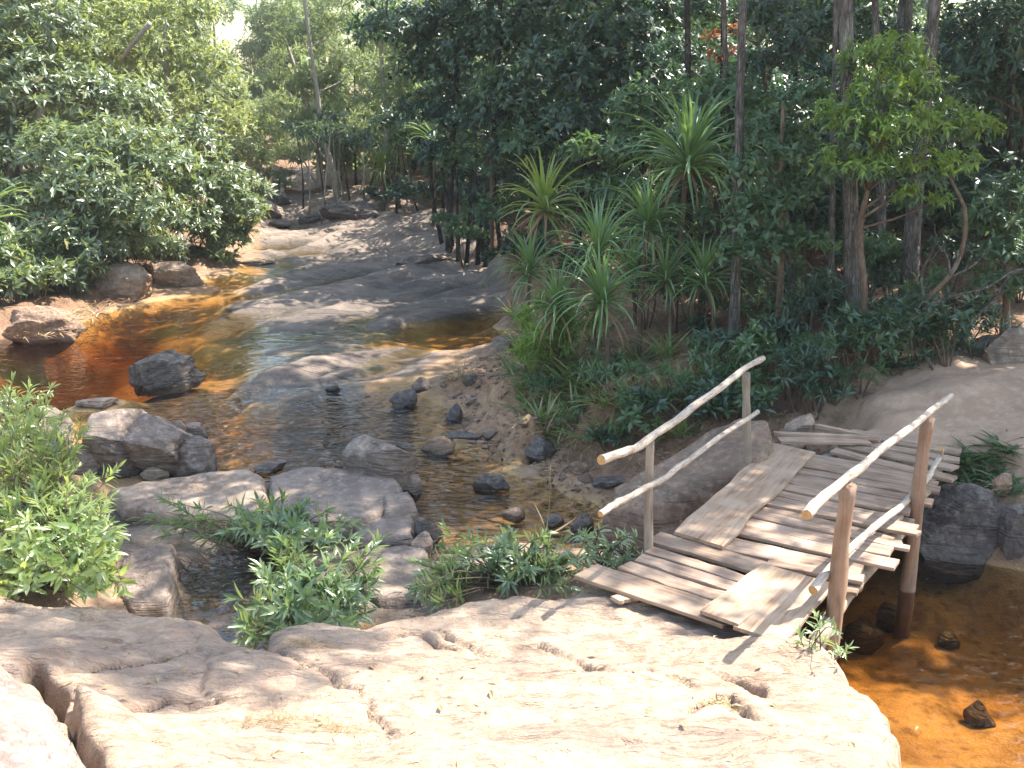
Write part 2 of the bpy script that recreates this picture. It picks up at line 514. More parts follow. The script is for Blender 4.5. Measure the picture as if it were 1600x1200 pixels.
CTRL = [  # (photo x, photo y, height above the stream)
    # left pool and the amber strip upstream
    (60, 560, -.75), (150, 540, -.75), (250, 528, -.45), (330, 560, -.34), (-20, 565, -.8), (10, 552, -.7), (-70, 600, -.7), (60, 600, -.75), (140, 595, -.55), (20, 575, -.85), (220, 560, -.45), (-40, 590, -.8), (100, 530, -.8), (40, 548, -.8), (180, 512, -.7), (110, 560, -.75), (200, 535, -.6), (0, 560, -.8), (30, 625, -.5), (90, 620, -.4),
    (400, 650, -.26), (330, 620, -.34), (350, 680, -.32), (300, 640, -.34), (390, 690, -.25), (360, 600, -.28),
    (150, 630, .06), (110, 650, -.04), (180, 655, -.12),
    (200, 493, -.4), (300, 472, -.14), (250, 485, -.3), (280, 505, -.3), (320, 515, -.2), (400, 420, -.1), (420, 390, -.08), (350, 440, -.1), (440, 360, -.06), (445, 320, -.08), (455, 300, -.06),
    # streaky bedrock in mid-stream
    (350, 500, -.06), (450, 480, .02), (560, 480, .07), (650, 470, .07), (740, 450, .08), (480, 515, .05), (600, 500, .06), (400, 475, .03), (440, 545, .03), (520, 535, .02), (480, 445, .04), (560, 445, .07), (420, 530, -.02), (350, 530, -.10), (520, 500, .03), (430, 500, .01), (680, 490, .02),
    (650, 515, -.16), (740, 500, -.22), (795, 498, -.12), (560, 530, -.07), (690, 530, -.18), (730, 525, -.12),
    (385, 597, .06), (450, 580, .12), (520, 562, .13), (470, 612, .06), (560, 600, .05), (600, 550, .10), (640, 547, .05), (420, 590, .08), (490, 595, .06), (540, 575, .09), (560, 590, .02), (650, 575, .05), (600, 580, .0), (430, 615, .05),
    # rippled pool
    (470, 650, -.14), (550, 640, -.14), (620, 670, -.16), (450, 710, -.18), (500, 700, -.18), (560, 612, -.1), (500, 630, -.12), (670, 650, -.12),
    (700, 725, -.15), (720, 790, -.16), (820, 770, -.15), (900, 800, -.14), (670, 770, -.2), (850, 810, -.14), (760, 710, -.1),
    # dry slab on the far side
    (462, 398, .02), (480, 370, .08), (520, 365, .22), (560, 350, .36), (620, 338, .52), (680, 355, .55), (740, 380, .52), (620, 390, .26), (700, 412, .24), (560, 400, .12), (765, 420, .3), (520, 405, .07), (480, 345, .1), (520, 330, .3),
    # gravel nose and pandanus bank
    (700, 568, .03), (740, 590, .25), (790, 590, .48), (830, 640, .52), (800, 655, .2), (850, 700, .06), (900, 735, .0), (720, 620, .02), (700, 655, -.08), (780, 690, -.05), (640, 640, -.1), (735, 650, .0), (830, 715, -.04), (760, 560, .1), (800, 545, .16),
    (850, 520, .48), (900, 560, .72), (950, 620, .78), (1000, 600, .86), (930, 680, .42), (1000, 700, .36), (900, 480, .75), (1000, 500, .95), (1050, 620, .8), (1100, 550, 1.0), (820, 470, .4), (930, 760, .06), (960, 790, .02),
    # forest floor on the right bank
    (1150, 560, 1.05), (1340, 560, 1.1), (1250, 600, .92), (1200, 640, .62), (1450, 560, 1.12), (1590, 545, 1.2), (1250, 480, 1.3), (1500, 470, 1.4), (1000, 430, 1.15), (800, 392, .8), (900, 400, 1.05), (700, 335, .85), (770, 350, 1.0), (600, 300, 1.0), (1200, 400, 1.5), (1500, 380, 1.6), (900, 330, 1.2),
    # path slab and the far bridge head
    (1290, 655, .72), (1400, 620, .88), (1500, 612, .97), (1600, 600, 1.02), (1600, 690, .82), (1520, 690, .74), (1450, 690, .7), (1350, 680, .66), (1700, 640, 1.0), (1400, 660, .74),
    (1590, 760, .62), (1560, 760, .5), (1580, 830, .22), (1700, 760, .6), (1800, 880, .4),
    # pool on the right and the channel under the bridge
    (1400, 905, -.5), (1500, 950, -.5), (1430, 950, -.5), (1560, 930, -.5), (1450, 1050, -.4), (1550, 1010, -.45), (1550, 1150, -.34), (1450, 1150, -.32), (1600, 1080, -.38), (1600, 920, -.4), (1700, 1100, -.5), (1700, 1300, -.4), (1420, 1100, -.4), (1500, 1300, -.4), (1470, 890, -.35),
    (1250, 830, -.3), (1150, 830, -.25), (1060, 830, -.15), (1330, 860, -.35), (1000, 830, -.05), (1300, 760, -.1), (1330, 930, -.4),
    # low slabs behind the foreground rock
    (200, 790, .02), (300, 790, .04), (400, 790, .06), (500, 800, .06), (600, 850, .06), (300, 850, .08), (250, 890, .13), (500, 880, .1), (600, 900, .12), (340, 920, -.24), (310, 900, -.2), (360, 890, -.18), (300, 940, -.22), (350, 960, -.24), (700, 890, .1), (690, 850, -.06), (800, 880, .25), (900, 880, .32), (430, 920, .06), (380, 1000, -.15), (200, 930, .1), (240, 850, .12),
    (170, 780, -.04), (200, 820, -.02), (260, 800, -.03), (650, 850, -.05),
    # left near bank under the bright bush
    (50, 800, .5), (100, 880, .42), (0, 700, .4), (-100, 800, .7), (0, 900, .55), (120, 760, .15), (-150, 650, .6), (60, 650, .1), (-100, 950, .8),
    # left bank
    
    (520, 300, .6), (560, 310, .7), (480, 285, .4), (440, 280, .3), (500, 270, .9), (420, 262, 1.0), (450, 265, .5),
]
cp = np.array([P(a, b, max(c, 0.0)) for a, b, c in CTRL])
cp[:, 2] = [c for _, _, c in CTRL]
cp_extra = np.array([
    (-60, 30, 3.5), (-30, 30, 2.2), (-25, 20, 1.6), (-20, 12, 1.3), (-12, 8, 1.0), (-8, 5, .9), (-14, 2, 1.0), (60, 30, 3), (30, 30, 2.0), (20, 15, 1.7), (15, 10, 1.4), (10, 9, 1.0),
    (-8, 60, .6), (-16, 60, 1.0), (-14, 45, .6), (0, 60, 1.6), (20, 60, 2.2), (-40, 60, 2.0), (-20, 90, .6), (0, 90, 1.4), (40, 90, 2.4), (-50, 90, 1.6), (-25, 140, .8), (-40, 200, 1.0), (0, 3, .1), (-3, 3, .2), (3, 3.0, -.3), (0, 5, .1), (-2, 5, .1), (5, 3, -.4), (9, 4, .3), (6, 1, -.3), (0, -3, .3), (-6, -3, .5), (8, -3, .5),
    (0, 300, 1.0), (-90, 300, 1.0), (-250, 300, 4), (200, 300, 8), (-200, 60, 6), (200, 60, 6), (0, 1500, 0), (-1500, 700, 0), (1500, 700, 0), (-300, -100, 10), (300, -100, 10)], float)
bank_l = []
for a, b in [(-150, 575), (-60, 556), (0, 532), (60, 515), (100, 500), (180, 478), (240, 462), (290, 446), (340, 425), (385, 400), (415, 380), (425, 350), (430, 318), (432, 298)]:
    q = P(a, b, 0)
    for t_, z_ in ((.0, .05), (.7, .32), (1.8, .55), (4.0, .9), (9.0, 1.3)):
        bank_l.append((q[0] - .85 * t_, q[1] + .5 * t_, z_))
CPT = np.vstack([cp, cp_extra, np.array(bank_l)])
CPT[:, 2] += rise(CPT[:, 1])


def Hbase(x, y):
    x = np.ravel(np.asarray(x, float)); y = np.ravel(np.asarray(y, float))
    num = np.zeros(x.shape); den = np.zeros(x.shape)
    for cx, cyy, cz in CPT:
        ww = 1.0 / ((x - cx) ** 2 + (y - cyy) ** 2 + 0.02) ** 2
        num += ww * cz; den += ww
    return num / den


# the dry sloping slab, the streaked bedrock and the forest soil, as outlines on the ground
ROCKBED = [P(a, b, 0) for a, b in [(300, 505), (380, 470), (425, 420), (405, 400), (412, 345), (425, 300), (470, 285), (500, 315), (560, 318), (640, 322), (700, 345), (775, 378), (790, 440), (800, 480), (760, 488), (640, 505), (560, 535), (660, 540), (690, 560), (640, 590), (560, 600), (640, 640), (650, 740), (560, 740), (440, 720), (420, 650), (440, 632), (385, 622), (365, 590), (420, 545), (350, 530)]]
SLABS = [P(a, b, 0.1) for a, b in [(150, 770), (640, 720), (680, 830), (720, 880), (700, 960), (200, 960), (180, 860)]]
PATH = [P(a, b, .8) for a, b in [(1270, 665), (1320, 630), (1420, 600), (1600, 582), (1900, 570), (1900, 700), (1600, 735), (1520, 700), (1400, 700), (1300, 690)]]
FOREST = [P(a, b, .7)[:2] for a, b in [(830, 560), (790, 500), (780, 400), (700, 330), (600, 305), (520, 290)]] + [np.array(q) for q in [(-7, 60), (0, 400), (400, 400), (400, 5), (8, 11)]] + [P(a, b, .7)[:2] for a, b in [(1600, 580), (1420, 597), (1300, 640), (1200, 660), (960, 700), (880, 650)]]
LEFTB = [P(a, b, .2)[:2] for a, b in [(430, 290), (400, 370), (300, 420), (180, 470), (60, 510), (-150, 560)]] + [np.array(q) for q in [(-300, 15), (-300, 400), (-12, 400), (-11, 60)]]
GRAVEL = [P(a, b, .1) for a, b in [(690, 590), (740, 565), (800, 548), (830, 600), (850, 690), (930, 745), (900, 765), (810, 705), (735, 672), (700, 640)]]


def Hfull(x, y):
    x = np.ravel(np.asarray(x, float)); y = np.ravel(np.asarray(y, float))
    h = Hbase(x, y)
    # bedrock ledges: streaks stretched along the flow-oblique bedding, cut into steps
    u = x * 0.60 + y * 0.80
    v = -x * 0.80 + y * 0.60
    rb = sstep(-0.5, 0.4, sdist(ROCKBED, x, y))
    st = fbm(np.stack([u * 0.22, v * 1.15, np.zeros_like(u)], 1), 5, 3, 0.55)
    steps = np.floor(st * 5 + 0.5 * fbm(np.stack([u, v * 2, 0 * u], 1), 2, 9)) / 5.0
    ledge = 0.10 * (0.45 * st + 0.55 * steps)
    far = sstep(60, 30, y)
    st2 = fbm(np.stack([u * 0.55, v * 3.4, np.zeros_like(u) + 4], 1), 4, 5, 0.55)
    ledge = ledge + 0.055 * (0.4 * st2 + 0.6 * np.floor(st2 * 4 + .5) / 4)
    h = h + rb * ledge * far * (0.8 + 0.35 * sstep(19, 25, y))
    sb = sstep(-0.2, 0.3, sdist(SLABS, x, y))
    h = h + sb * 0.05 * fbm(np.stack([u * 0.8, v * 1.2, 0 * u], 1), 3, 21)
    fo = np.maximum(sstep(-0.3, 1.0, sdist(FOREST, x, y)), sstep(-0.3, 1.0, sdist(LEFTB, x, y)))
    h = h + fo * (0.14 * fbm(np.stack([x * 0.9, y * 0.9, 0 * x], 1), 4, 31))
    gr = sstep(-0.3, 0.4, sdist(GRAVEL, x, y))
    h = h + gr * 0.05 * fbm(np.stack([x * 3.5, y * 3.5, 0 * x], 1), 3, 41)
    h = h + 0.02 * fbm(np.stack([x * 2.2, y * 2.2, 0 * x], 1), 3, 51) + 0.05 * sstep(0.1, -0.2, h) * fbm(np.stack([u * 0.8, v * 1.6, 0 * x], 1), 3, 61)
    pt = sstep(-0.2, 0.3, sdist(PATH, x, y))
    h = h + pt * 0.03 * fbm(np.stack([x * 1.3, y * 2.3, 0 * x], 1), 3, 71)
    return h


def G(px, py):
    """the ground point seen at a photo pixel"""
    d = ray(px, py)
    ts = np.concatenate([np.linspace(3, 30, 200), np.linspace(30.2, 120, 200)]) / d[1]
    hz = Hfull(d[0] * ts, d[1] * ts)
    zz = CAM_H + d[2] * ts
    k = np.argmax(zz < hz)
    if not (zz < hz).any():
        k = len(ts) - 1
    t = ts[k]
    return np.array([d[0] * t, d[1] * t, float(hz[k])])


def Hp(x, y):
    return float(Hfull([x], [y])[0])


def spacing(a, b, step, grow_lo, grow_hi, lo, hi):
    """coordinates: even steps between a and b, growing outside towards lo and hi"""
    mid = list(np.arange(a, b, step))
    up, s, x = [], step, mid[-1]
    while x < hi:
        s *= grow_hi; x += s; up.append(x)
    dn, s, x = [], step, a
    while x > lo:
        s *= grow_lo; x -= s; dn.append(x)
    return np.array(dn[::-1] + mid + up)


xs = spacing(-9, 6.5, 0.10, 1.06, 1.06, -1800, 1800)
ys = spacing(5, 15, 0.10, 1.12, 1.010, -120, 55)
_t = [ys[-1] + .6]
while _t[-1] < 2500: _t.append(_t[-1] * 1.06)
ys = np.concatenate([ys, _t])
X, Y = np.meshgrid(xs, ys)
Z = Hfull(X, Y)
me = mesh_from('ground', np.stack([X.ravel(), Y.ravel(), Z], 1), grid_faces(len(ys), len(xs)))
zone = np.zeros((X.size, 4), np.float32)
fsoil = np.maximum(sstep(-0.25, 0.5, sdist(FOREST, X, Y)), sstep(-0.2, 0.5, sdist(LEFTB, X, Y)))
zone[:, 0] = fsoil
zone[:, 1] = np.maximum(sstep(-0.25, 0.25, sdist(ROCKBED, X, Y)), sstep(-0.2, 0.2, sdist(SLABS, X, Y)))
zone[:, 2] = sstep(-0.2, 0.3, sdist(PATH, X, Y))
zone[:, 3] = sstep(-0.3, 0.3, sdist(GRAVEL, X, Y))
at = me.attributes.new('zone', 'FLOAT_COLOR', 'POINT')
at.data.foreach_set('color', zone.ravel())


def ground_mat():
    m, nt, out = newmat('stream_and_forest_ground')
    b = NB(nt)
    pos = b.n('ShaderNodeNewGeometry').outputs['Position']
    a = b.n('ShaderNodeAttribute'); a.attribute_name = 'zone'
    sp = b.n('ShaderNodeSeparateColor'); b.set(sp.inputs[0], a.outputs['Color'])
    soil, rock, path, grav = sp.outputs[0], sp.outputs[1], sp.outputs[2], a.outputs['Alpha']
    n1 = b.noise(pos, 1.1, 5, 0.6, 0.3)
    n2 = b.noise(pos, 7.0, 5, 0.65)
    n3 = b.noise(pos, 45.0, 3, 0.7)
    # amber sand and silt on the stream bed
    bed = b.mix(b.ramp(n1, [(0.35, 0.0), (0.65, 1.0)]), (0.28, 0.16, 0.06), (0.54, 0.35, 0.145))
    bed = b.mix(b.math('MULTIPLY', b.ramp(n2, [(0.5, 0.0), (0.66, 1.0)]), 0.6), bed, (0.10, 0.055, 0.025))
    bed = b.mix(b.math('MULTIPLY', b.ramp(b.voro(pos, 5.0), [(0.10, 1.0), (0.22, 0.0)]), 0.5), bed, (0.09, 0.05, 0.03))
    sz0 = b.n('ShaderNodeSeparateXYZ'); b.set(sz0.inputs[0], pos)
    deep_dark = b.maprange(b.math('ADD', sz0.outputs[2], b.math('MULTIPLY', b.math('SUBTRACT', n2, 0.5), 0.25)), -0.5, -0.95)
    bed = b.mix(b.math('MULTIPLY', deep_dark, 0.85), bed, (0.075, 0.042, 0.022))  # dimness and dark reflections of the deep pools put into the bed colour
    # bedrock
    mp = b.mapping(pos, (0.8, 2.6, 1.0), (0, 0, R(-53)))
    ms = b.noise(b.mapping(pos, (0.35, 3.0, 1.0), (0, 0, R(-53))), 1.0, 5, 0.6, 0.5)
    rk = b.mix(b.ramp(b.noise(pos, 1.6, 5, 0.6), [(0.35, 0.0), (0.65, 1.0)]), (0.13, 0.099, 0.080), (0.24, 0.185, 0.145))
    rk = b.mix(b.math('MULTIPLY', b.ramp(ms, [(0.45, 0.0), (0.6, 1.0)]), 0.6), rk, (0.33, 0.255, 0.195))
    rk = b.mix(b.math('MULTIPLY', b.ramp(n3, [(0.45, 0.0), (0.7, 1.0)]), 0.35), rk, (0.10, 0.085, 0.08))
    # reddish forest soil with litter
    so = b.mix(b.ramp(n2, [(0.35, 0.0), (0.65, 1.0)]), (0.10, 0.055, 0.032), (0.24, 0.135, 0.08))
    so = b.mix(b.math('MULTIPLY', b.ramp(n3, [(0.5, 0.0), (0.65, 1.0)]), 0.6), so, (0.33, 0.22, 0.14))
    pa = b.mix(b.ramp(n1, [(0.35, 0.0), (0.65, 1.0)]), (0.33, 0.205, 0.13), (0.44, 0.295, 0.20))
    pa = b.mix(b.math('MULTIPLY', b.ramp(n2, [(0.5, 0.0), (0.7, 1.0)]), 0.4), pa, (0.25, 0.17, 0.12))
    gv = b.mix(b.ramp(n2, [(0.35, 0.0), (0.65, 1.0)]), (0.22, 0.12, 0.065), (0.40, 0.25, 0.15))
    e1 = b.math('ADD', rock, b.math('MULTIPLY', b.math('SUBTRACT', n2, 0.5), 0.7))
    sz = b.n('ShaderNodeSeparateXYZ'); b.set(sz.inputs[0], pos)
    dry = b.maprange(b.math('ADD', sz.outputs[2], b.math('MULTIPLY', b.math('SUBTRACT', n2, 0.5), 0.12)), -0.02, 0.06)
    bed = b.mix(dry, bed, b.mix(b.ramp(n2, [(0.35, 0.0), (0.65, 1.0)]), (0.16, 0.10, 0.062), (0.33, 0.22, 0.145)))
    col = b.mix(b.ramp(e1, [(0.4, 0.0), (0.6, 1.0)]), bed, rk)
    col = b.mix(b.ramp(b.math('ADD', grav, b.math('MULTIPLY', b.math('SUBTRACT', n2, 0.5), 0.6)), [(0.4, 0.0), (0.65, 1.0)]), col, gv)
    col = b.mix(b.ramp(b.math('ADD', soil, b.math('MULTIPLY', b.math('SUBTRACT', n2, 0.5), 0.6)), [(0.4, 0.0), (0.65, 1.0)]), col, so)
    col = b.mix(b.ramp(b.math('ADD', path, b.math('MULTIPLY', b.math('SUBTRACT', n2, 0.5), 0.5)), [(0.4, 0.0), (0.65, 1.0)]), col, pa)
    wt = b.math('MULTIPLY', wetness(b, pos), rock)
    col = b.mix(b.math('MULTIPLY', wt, 0.62), col, (0.045, 0.033, 0.026))
    rough = b.maprange(wt, 0, 1, 0.85, 0.3)
    h = b.math('ADD', b.math('MULTIPLY', n2, 0.6), b.math('MULTIPLY', n3, 0.3))
    h = b.math('ADD', h, b.math('MULTIPLY', b.ramp(ms, [(0.44, 0.0), (0.5, 1.0)]), b.math('MULTIPLY', rock, 0.5)))
    b.set(out.inputs[0], b.pbsdf(col, rough, b.bump(h, 0.85, 0.09), 0.3))
    return m


tag(mk('ground', me, ground_mat()), kind='structure')

# ------------------------------------------------------------------ water: a closed body of tea-coloured water
xw = np.linspace(-22, 16, 60)
yw = np.concatenate([np.linspace(1.0, 24, 60), np.linspace(25, 66, 30)])
XW, YW = np.meshgrid(xw, yw)
top = np.stack([XW.ravel(), YW.ravel(), rise(YW.ravel())], 1)
bot = top.copy(); bot[:, 2] = -2.5
nr, nc = len(yw), len(xw)
F = grid_faces(nr, nc)
N0 = nr * nc
edge = [k for k in range(nc)] + [r * nc + nc - 1 for r in range(1, nr)] + [(nr - 1) * nc + k for k in range(nc - 2, -1, -1)] + [r * nc for r in range(nr - 2, 0, -1)]
side = [(edge[(k + 1) % len(edge)], edge[k], edge[k] + N0, edge[(k + 1) % len(edge)] + N0) for k in range(len(edge))]
me = mesh_from('stream_water', np.vstack([top, bot]), np.vstack([F, F[:, ::-1] + N0, np.array(side)]), False)


def water_mat():
    m, nt, out = newmat('tea_coloured_water')
    b = NB(nt)
    pos = b.n('ShaderNodeNewGeometry').outputs['Position']
    big = b.noise(pos, 0.45, 2)
    w1 = b.noise(b.mapping(pos, (1.0, 1.6, 1.0), (0, 0, R(-30))), 3.0, 1, 0.4, 0.6)
    w2 = b.noise(b.mapping(pos, (1.0, 1.9, 1.0), (0, 0, R(15))), 7.5, 0, 0.4, 0.6)
    # livelier water in the riffle between the block and the far shelf
    d = b.n('ShaderNodeVectorMath'); d.operation = 'DISTANCE'
    b.set(d.inputs[0], pos); d.inputs[1].default_value = (-2.0, 11.7, 0)
    d2 = b.n('ShaderNodeVectorMath'); d2.operation = 'DISTANCE'
    b.set(d2.inputs[0], pos); d2.inputs[1].default_value = (0.0, 10.2, 0)
    rf = b.math('MAXIMUM', b.maprange(d.outputs['Value'], 1.6, 3.8, 1.0, 0.10), b.maprange(d2.outputs['Value'], 0.8, 2.2, 0.8, 0.10))
    hh = b.math('ADD', b.math('MULTIPLY', w1, 1.0), b.math('MULTIPLY', w2, 0.5))
    hh = b.math('MULTIPLY', hh, b.math('MULTIPLY', rf, b.maprange(big, 0.3, 0.7, 0.6, 1.3)))
    nrm = b.bump(hh, 1.0, 0.125)
    fr = b.n('ShaderNodeFresnel'); fr.inputs[0].default_value = 1.33
    nt.links.new(nrm, fr.inputs[1])
    gl = b.n('ShaderNodeBsdfGlossy'); gl.inputs['Roughness'].default_value = 0.03
    gl.inputs['Color'].default_value = (1, 1, 1, 1)
    nt.links.new(nrm, gl.inputs['Normal'])
    tr = b.n('ShaderNodeBsdfTransparent'); tr.inputs[0].default_value = (0.98, 0.95, 0.88, 1)
    mx = b.n('ShaderNodeMixShader')
    b.set(mx.inputs[0], fr.outputs[0])
    nt.links.new(tr.outputs[0], mx.inputs[1]); nt.links.new(gl.outputs[0], mx.inputs[2])
    nt.links.new(mx.outputs[0], out.inputs['Surface'])
    va = b.n('ShaderNodeVolumeAbsorption')
    va.inputs['Color'].default_value = (0.80, 0.66, 0.41, 1)
    va.inputs['Density'].default_value = 2.3
    nt.links.new(va.outputs[0], out.inputs['Volume'])
    return m


tag(mk('stream_water', me, water_mat()), kind='structure')


# ------------------------------------------------------------------ rocks
def hf_rock(name, poly, zf, res, edge, mat, label, cat='rock', group=None, rough=0.03, seed=0, steps=0.0, skirt=0.16, extra=None):
    """a slab of rock: outline on the ground, surface height zf(x,y), rounded rim that drops into the ground"""
    poly = np.asarray([q[:2] for q in poly], float)
    lo = poly.min(0) - skirt - res; hi = poly.max(0) + skirt + res
    gx = np.arange(lo[0], hi[0], res); gy = np.arange(lo[1], hi[1], res)
    XX, YY = np.meshgrid(gx, gy)
    x, y = XX.ravel(), YY.ravel()
    nz = np.stack([x, y, np.full_like(x, seed * 3.7)], 1)
    s = sdist(poly, x, y) + 0.5 * edge * fbm(nz * 1.6, 3, seed + 5) * 0.6 + 0.15 * edge * fbm(nz * 6, 2, seed + 6)
    z = zf(x, y)
    if extra is not None:
        z = z + extra(x, y)
    z = z + rough * fbm(nz * 2.1, 5, seed, 0.55)
    if steps:
        st = fbm(np.stack([x * 0.7, y * 1.5, np.full_like(x, seed)], 1), 4, seed + 11)
        q = st * 4
        z = z + steps * (np.floor(q) + sstep(0.75, 1.0, q - np.floor(q)))
    t = np.clip(1 - s / edge, 0, 1)
    z = z - edge * 0.9 * (1 - np.sqrt(np.maximum(0, 1 - t * t)))
    out = np.maximum(0, -s)
    z = z - out * 5.0 * (1 + 0.5 * vnoise(nz * 4, seed + 8))
    keep = s > -skirt
    V = np.stack([x, y, z], 1)
    Fq = grid_faces(len(gy), len(gx))
    Fq = Fq[keep[Fq].all(1)]
    used, inv = np.unique(Fq, return_inverse=True)
    V = V[used]
    c = V.mean(0); c[2] = V[:, 2].min()
    me = mesh_from(name, V - c, inv.reshape(-1, 4))
    o = mk(name, me, mat, None, tuple(c))
    return tag(o, label, cat, group)


_ico = {}


def ico(n):
    if n not in _ico:
        bm = bmesh.new()
        bmesh.ops.create_icosphere(bm, subdivisions=n, radius=1.0)
        v = np.array([q.co[:] for q in bm.verts]); f = np.array([[q.index for q in fc.verts] for fc in bm.faces])
        bm.free()
        _ico[n] = (v, f)
    return _ico[n]


def boulder_mesh(name, size, seed, cuts=9, sub=4, rough=0.022, sharp=1.0, groove=None):
    cuts = cuts + 9
    if size[0] > .9 and sub == 4: sub = 5
    v, f = ico(sub)
    v = v.copy()
    r = np.random.default_rng(seed)
    for k in range(cuts):
        n = r.normal(size=3); n[2] *= 0.7
        n /= np.linalg.norm(n)
        d = r.uniform(0.56, 0.88)
        over = np.maximum(0, v @ n - d)
        v -= over[:, None] * n * sharp
    v /= np.abs(v).max(0)
    nn = v / np.linalg.norm(v, axis=1)[:, None]
    disp = rough * fbm(nn * 1.8 + seed, 4, seed, 0.5) + 0.012 * fbm(nn * 9 + seed, 4, seed + 3, .6)
    fl = fbm(nn * np.array([1.5, 1.5, 5.0]) + seed, 3, seed + 7) * 3
    disp = disp + 0.014 * (np.floor(fl) + sstep(.7, 1, fl - np.floor(fl)))
    v = v + nn * disp[:, None]
    if groove:
        n = np.array(groove[:3], float); n /= np.linalg.norm(n)
        t = v @ n - groove[3] + 0.05 * fbm(nn * 3, 2, seed + 4)
        v = v - nn * (groove[4] * np.exp(-(t / groove[5]) ** 2))[:, None]
    v = v * (np.array(size) / 2.0)
    return mesh_from(name, v, f, sub < 4)


def boulder(px, py, wpx, h, dr, rot, seed, mat, label, z=None, tilt=(0, 0), bury=0.34, name='boulder', cat='rock', group=None, **kw):
    """px,py: where its base meets ground or water in the photo; wpx: its width in photo pixels; h: height in metres above the base"""
    g = G(px, py)
    if g[2] < rise(g[1]):
        g = P(px, py, float(rise(g[1])))
    if z is not None: g = P(px, py, z)
    wm = wpx * math.hypot(g[1], CAM_H) / FOC
    size = (wm, wm * dr, h / (1 - bury))
    me = boulder_mesh(name, size, seed, **kw)
    o = mk(name, me, mat)
    o.location = (g[0], g[1] + wm * dr * 0.25, g[2] + size[2] * (0.5 - bury))
    o.rotation_euler = (R(tilt[0]), R(tilt[1]), R(rot))
    return tag(o, label, cat, group)


# --- the broad rock in the foreground: outline in photo pixels at the height of its rim
def fg_z(x, y):
    z = 0.66 + 0.245 * np.maximum(0, 6.25 - y) + 0.10 * np.maximum(0, 4.6 - y)
    z = z + 0.10 * sstep(-1.4, -2.6, x) - 0.07 * sstep(1.1, 2.3, x) * sstep(6.0, 5.0, y)
    return z


def fgp(px, py):
    z = 0.7
    for _ in range(12):
        q = P(px, py, z)
        z = float(fg_z(np.array([q[0]]), np.array([q[1]]))[0])
    return np.array([q[0], q[1], z])


FG = [fgp(a, b) for a, b in [(-200, 935), (-60, 932), (60, 934), (150, 930), (205, 930), (255, 945), (320, 972), (380, 1000), (412, 1010), (425, 975), (480, 955), (540, 962), (575, 972), (640, 948), (720, 930), (800, 914), (870, 914), (925, 905), (990, 902), (1080, 925), (1180, 950), (1240, 972), (1295, 1000), (1335, 1052), (1378, 1092), (1392, 1140), (1386, 1200), (1370, 1290)]]
FG += [np.array(q) for q in [(1.9, 2.8), (1.5, 1.6), (-3.4, 1.6), (-4.6, 3.0), (-4.7, 4.8)]]
CRK = [[fgp(a, b)[:2] for a, b in L] for L in (
    [(690, 990), (760, 1010), (850, 1000), (905, 1030), (960, 1052), (1010, 1050), (1080, 1072)],
    [(430, 1020), (505, 1040), (520, 1060), (560, 1075), (570, 1110), (610, 1140)],
    [(1075, 1110), (1110, 1085), (1140, 1085), (1165, 1110), (1185, 1125)],
    [(300, 985), (330, 1020), (310, 1060), (400, 1100), (380, 1130), (270, 1150), (255, 1130)],
    [(1150, 1055), (1180, 1065), (1195, 1075)],
    [(600, 990), (640, 985), (700, 1000)],
    [(880, 1110), (950, 1120), (1010, 1115)],
    [(110, 1040), (210, 1020), (300, 1010)],
    [(170, 1080), (260, 1070), (330, 1075)],
    [(60, 1040), (85, 1075), (105, 1110), (120, 1150), (150, 1210)])]
CRW = [(0.04, 0.028), (0.032, 0.03), (0.05, 0.035), (0.016, 0.05), (0.09, 0.045), (0.05, 0.022), (0.035, 0.022), (0.04, 0.03), (0.05, 0.03), (0.5, 0.034)]


def pl_dist(L, x, y):
    d = np.full(x.shape, 1e9); sg = np.zeros(x.shape)
    for k in range(len(L) - 1):
        a, b_ = np.array(L[k]), np.array(L[k + 1])
        e = b_ - a
        t = np.clip(((x - a[0]) * e[0] + (y - a[1]) * e[1]) / (e @ e), 0, 1)
        dx, dy = x - a[0] - t * e[0], y - a[1] - t * e[1]
        q = np.hypot(dx, dy)
        c = e[0] * dy - e[1] * dx
        m_ = q < d
        d = np.where(m_, q, d); sg = np.where(m_, np.sign(c), sg)
    return d, sg


def fg_extra(x, y):
    nz = np.stack([x, y, 0 * x], 1)
    wx = x + 0.06 * fbm(nz * 3.0, 3, 81); wy = y + 0.06 * fbm(nz * 3.0 + 9, 3, 82)
    z = 0.055 * fbm(nz * 0.7, 3, 83)
    for L, (dp, wd) in zip(CRK, CRW):
        d, sg = pl_dist(L, wx, wy)
        var = 1 + 0.5 * vnoise(nz * 4, 85)
        if dp > .3:
            z = z - dp * np.exp(-(d / wd) ** 2)
        else:
            z = z - 1.25 * dp * var * np.exp(-d / .065) * (sg < 0) - .7 * dp * var * np.exp(-(d / .018) ** 2)
    # shallow hollow on the left with a low step
    c = fgp(300, 1080)
    z = z - 0.07 * np.exp(-((x - c[0]) ** 2 / 0.30 + (y - c[1]) ** 2 / 0.10))
    # thin bedding flakes
    fl = fbm(np.stack([x * 1.4, y * 3.2, 0 * x + 5], 1), 5, 87, 0.6)
    q = fl * 5
    z = z + 0.009 * (np.floor(q) + sstep(0.6, 1.0, q - np.floor(q)))
    return z


hf_rock('sandstone_outcrop', FG, fg_z, 0.018, 0.16, M['rock_pale'], 'broad pale sunlit sandstone outcrop filling the foreground below the bridge', 'rock outcrop', rough=0.014, seed=3, skirt=0.22, extra=fg_extra)

